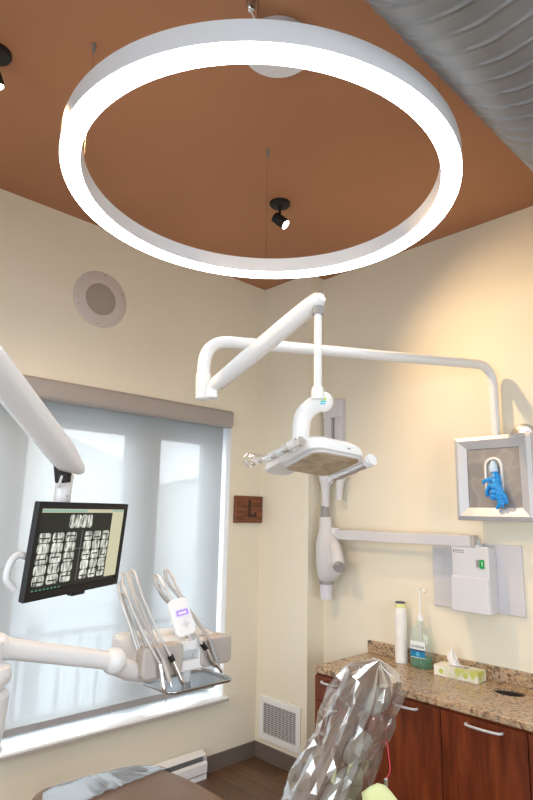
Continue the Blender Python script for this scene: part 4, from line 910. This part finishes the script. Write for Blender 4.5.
MB().loft([bsec(1.06, .08, .03, .055), bsec(1.08, .11, .05, .06), bsec(1.15, .11, .05, .06), bsec(1.19, .07, .03, .055)]).build('headrest_knob', shell_m, ch, smooth=True, sub=1)
from mathutils import noise
def ridge(p): return 1 - abs(noise.noise(p)) * 3.2
def wrap(rings_, amp, fa, fl, tw=0.0):
    # long folds that run along the sleeve: fa folds around it, fl slow changes along it
    out = []; nr = len(rings_)
    for j, r in enumerate(rings_):
        c = sum(r, Vector()) / len(r); o = []; u = j / nr
        for i, p in enumerate(r):
            n_ = (p - c).normalized(); a = 2 * math.pi * i / len(r) + tw * u
            q = Vector((math.cos(a) * fa, math.sin(a) * fa, u * fl))
            h = ridge(q) * .6 + ridge(q * 1.9 + Vector((3, 1, 7 + u * fl * .8))) * .4 + ridge(Vector((q.x * 2.6, q.y * 2.6, u * fl * 2.2))) * .22
            o.append(p + n_ * amp * h)
        out.append(o)
    return out
def resamp(P, n):
    Q = P + [P[0]]; L_ = [0]
    for a, b in zip(Q, Q[1:]): L_.append(L_[-1] + (b - a).length)
    out = []; k = 0
    for i in range(n):
        d = L_[-1] * i / n
        while L_[k + 1] < d: k += 1
        t = (d - L_[k]) / max(1e-9, L_[k + 1] - L_[k]); out.append(Q[k].lerp(Q[k + 1], t))
    return out
sec = []
def interp(t, tab):
    for (t0_, v0), (t1_, v1) in zip(tab, tab[1:]):
        if t <= t1_: return v0 + (v1 - v0) * max(0, (t - t0_) / (t1_ - t0_))
    return tab[-1][1]
for k in range(24):
    t = -0.02 + k * (1.295 / 23)
    w_ = interp(t, [(-.1, .45), (.4, .42), (.75, .34), (.90, .265), (.96, .30), (1.02, .285), (1.12, .25), (1.19, .235), (1.245, .19), (1.268, .11), (1.275, .005)])
    th_ = interp(t, [(-.1, .15), (.5, .15), (.88, .145), (.96, .18), (1.1, .165), (1.21, .14), (1.255, .08), (1.275, .004)])
    sec.append(resamp([P0.lerp(P1, t) + bn * .018 + Vector((0, a - .01, 0)) + bn * b_ for a, b_ in rrect(w_, th_, min(w_, th_) * .42, 11)], 40))
rng = random.Random(5); fr2 = []
for j_, r in enumerate(sec):
    c = sum(r, Vector()) / len(r); damp = 1.0 if j_ < 22 else .3; o = []
    for i_, p in enumerate(r):
        n_ = (p - c).normalized(); fold = math.sin(i_ * 2.1 + j_ * .25 + 1.5 * math.sin(j_ * .5)) * .009 + noise.noise(Vector((i_ * .9, j_ * .22, 0))) * .022
        o.append(p + n_ * (fold + rng.uniform(-.006, .006)) * damp + bd_ * rng.uniform(-.012, .012) * damp)
    fr2.append(o)
pv = MB(); pv.rings(fr2, cap=False); bmesh.ops.triangulate(pv.bm, faces=pv.bm.faces[:], quad_method='SHORT_EDGE')
tag(pv.build('plastic_cover', bag_m, smooth=False), 'clear crinkled plastic bag pulled over the chair headrest and back', 'plastic cover')
sec = []
for k in range(46):
    u = k / 45; x = .775 + u * .19; YCN = YS
    w_ = interp(x - .006, [(a, b) for a, b, c in SEATT]); h = interp(x - .006, [(a, c) for a, b, c in SEATT])
    sec.append(resamp(ssec(x, w_, h, .016, u * .26), 110))
YCN = -1.76
tv = MB(); tv.rings(wrap(sec, .011, 7.0, 1.0), cap=False); tag(tv.build('plastic_toe_cover', toe_m, smooth=True), 'shiny clear plastic sleeve over the foot end of the chair', 'plastic cover')

# bib and clip hanging behind the backrest
bc = dep(386, 784, 1.90)
bi = MB(); P = []
for i in range(12):
    row = []
    for k in range(10):
        u, q = i / 11, k / 9
        row.append(bc + Vector((0.09 * (q - .45), 0.09 * (q - .45), 0)) * 1.3 + Vector((0.02 * math.sin(4 * q + 2 * u), -.01 * math.cos(5 * q), -0.22 * u - .25 * max(0, q - .35) ** 1.3 - .10 * max(0, .25 - q) + .012 * math.sin(9 * q + u * 3))))
    P.append(row)
bi.grid(P); tag(bi.build('patient_bib', bib_m, smooth=True, solid=.003), 'pale yellow-green paper bib hanging beside the plastic-covered backrest', 'bib')
bk = thing('bib_clip', 'small metal clip on a red cord above the yellow-green bib', 'clip', bc)
MB().cbox(bc + Vector((0, 0, .003)), (.010, .012, .028)).build('clip', steel, bk, bevel=.002)
MB().tube(bez([bc + Vector((0, 0, .015)), dep(390, 770, 1.95), dep(388, 750, 1.97), dep(386, 728, 1.99)], 6), .002, 8).build('cord', red_m, bk, smooth=True)
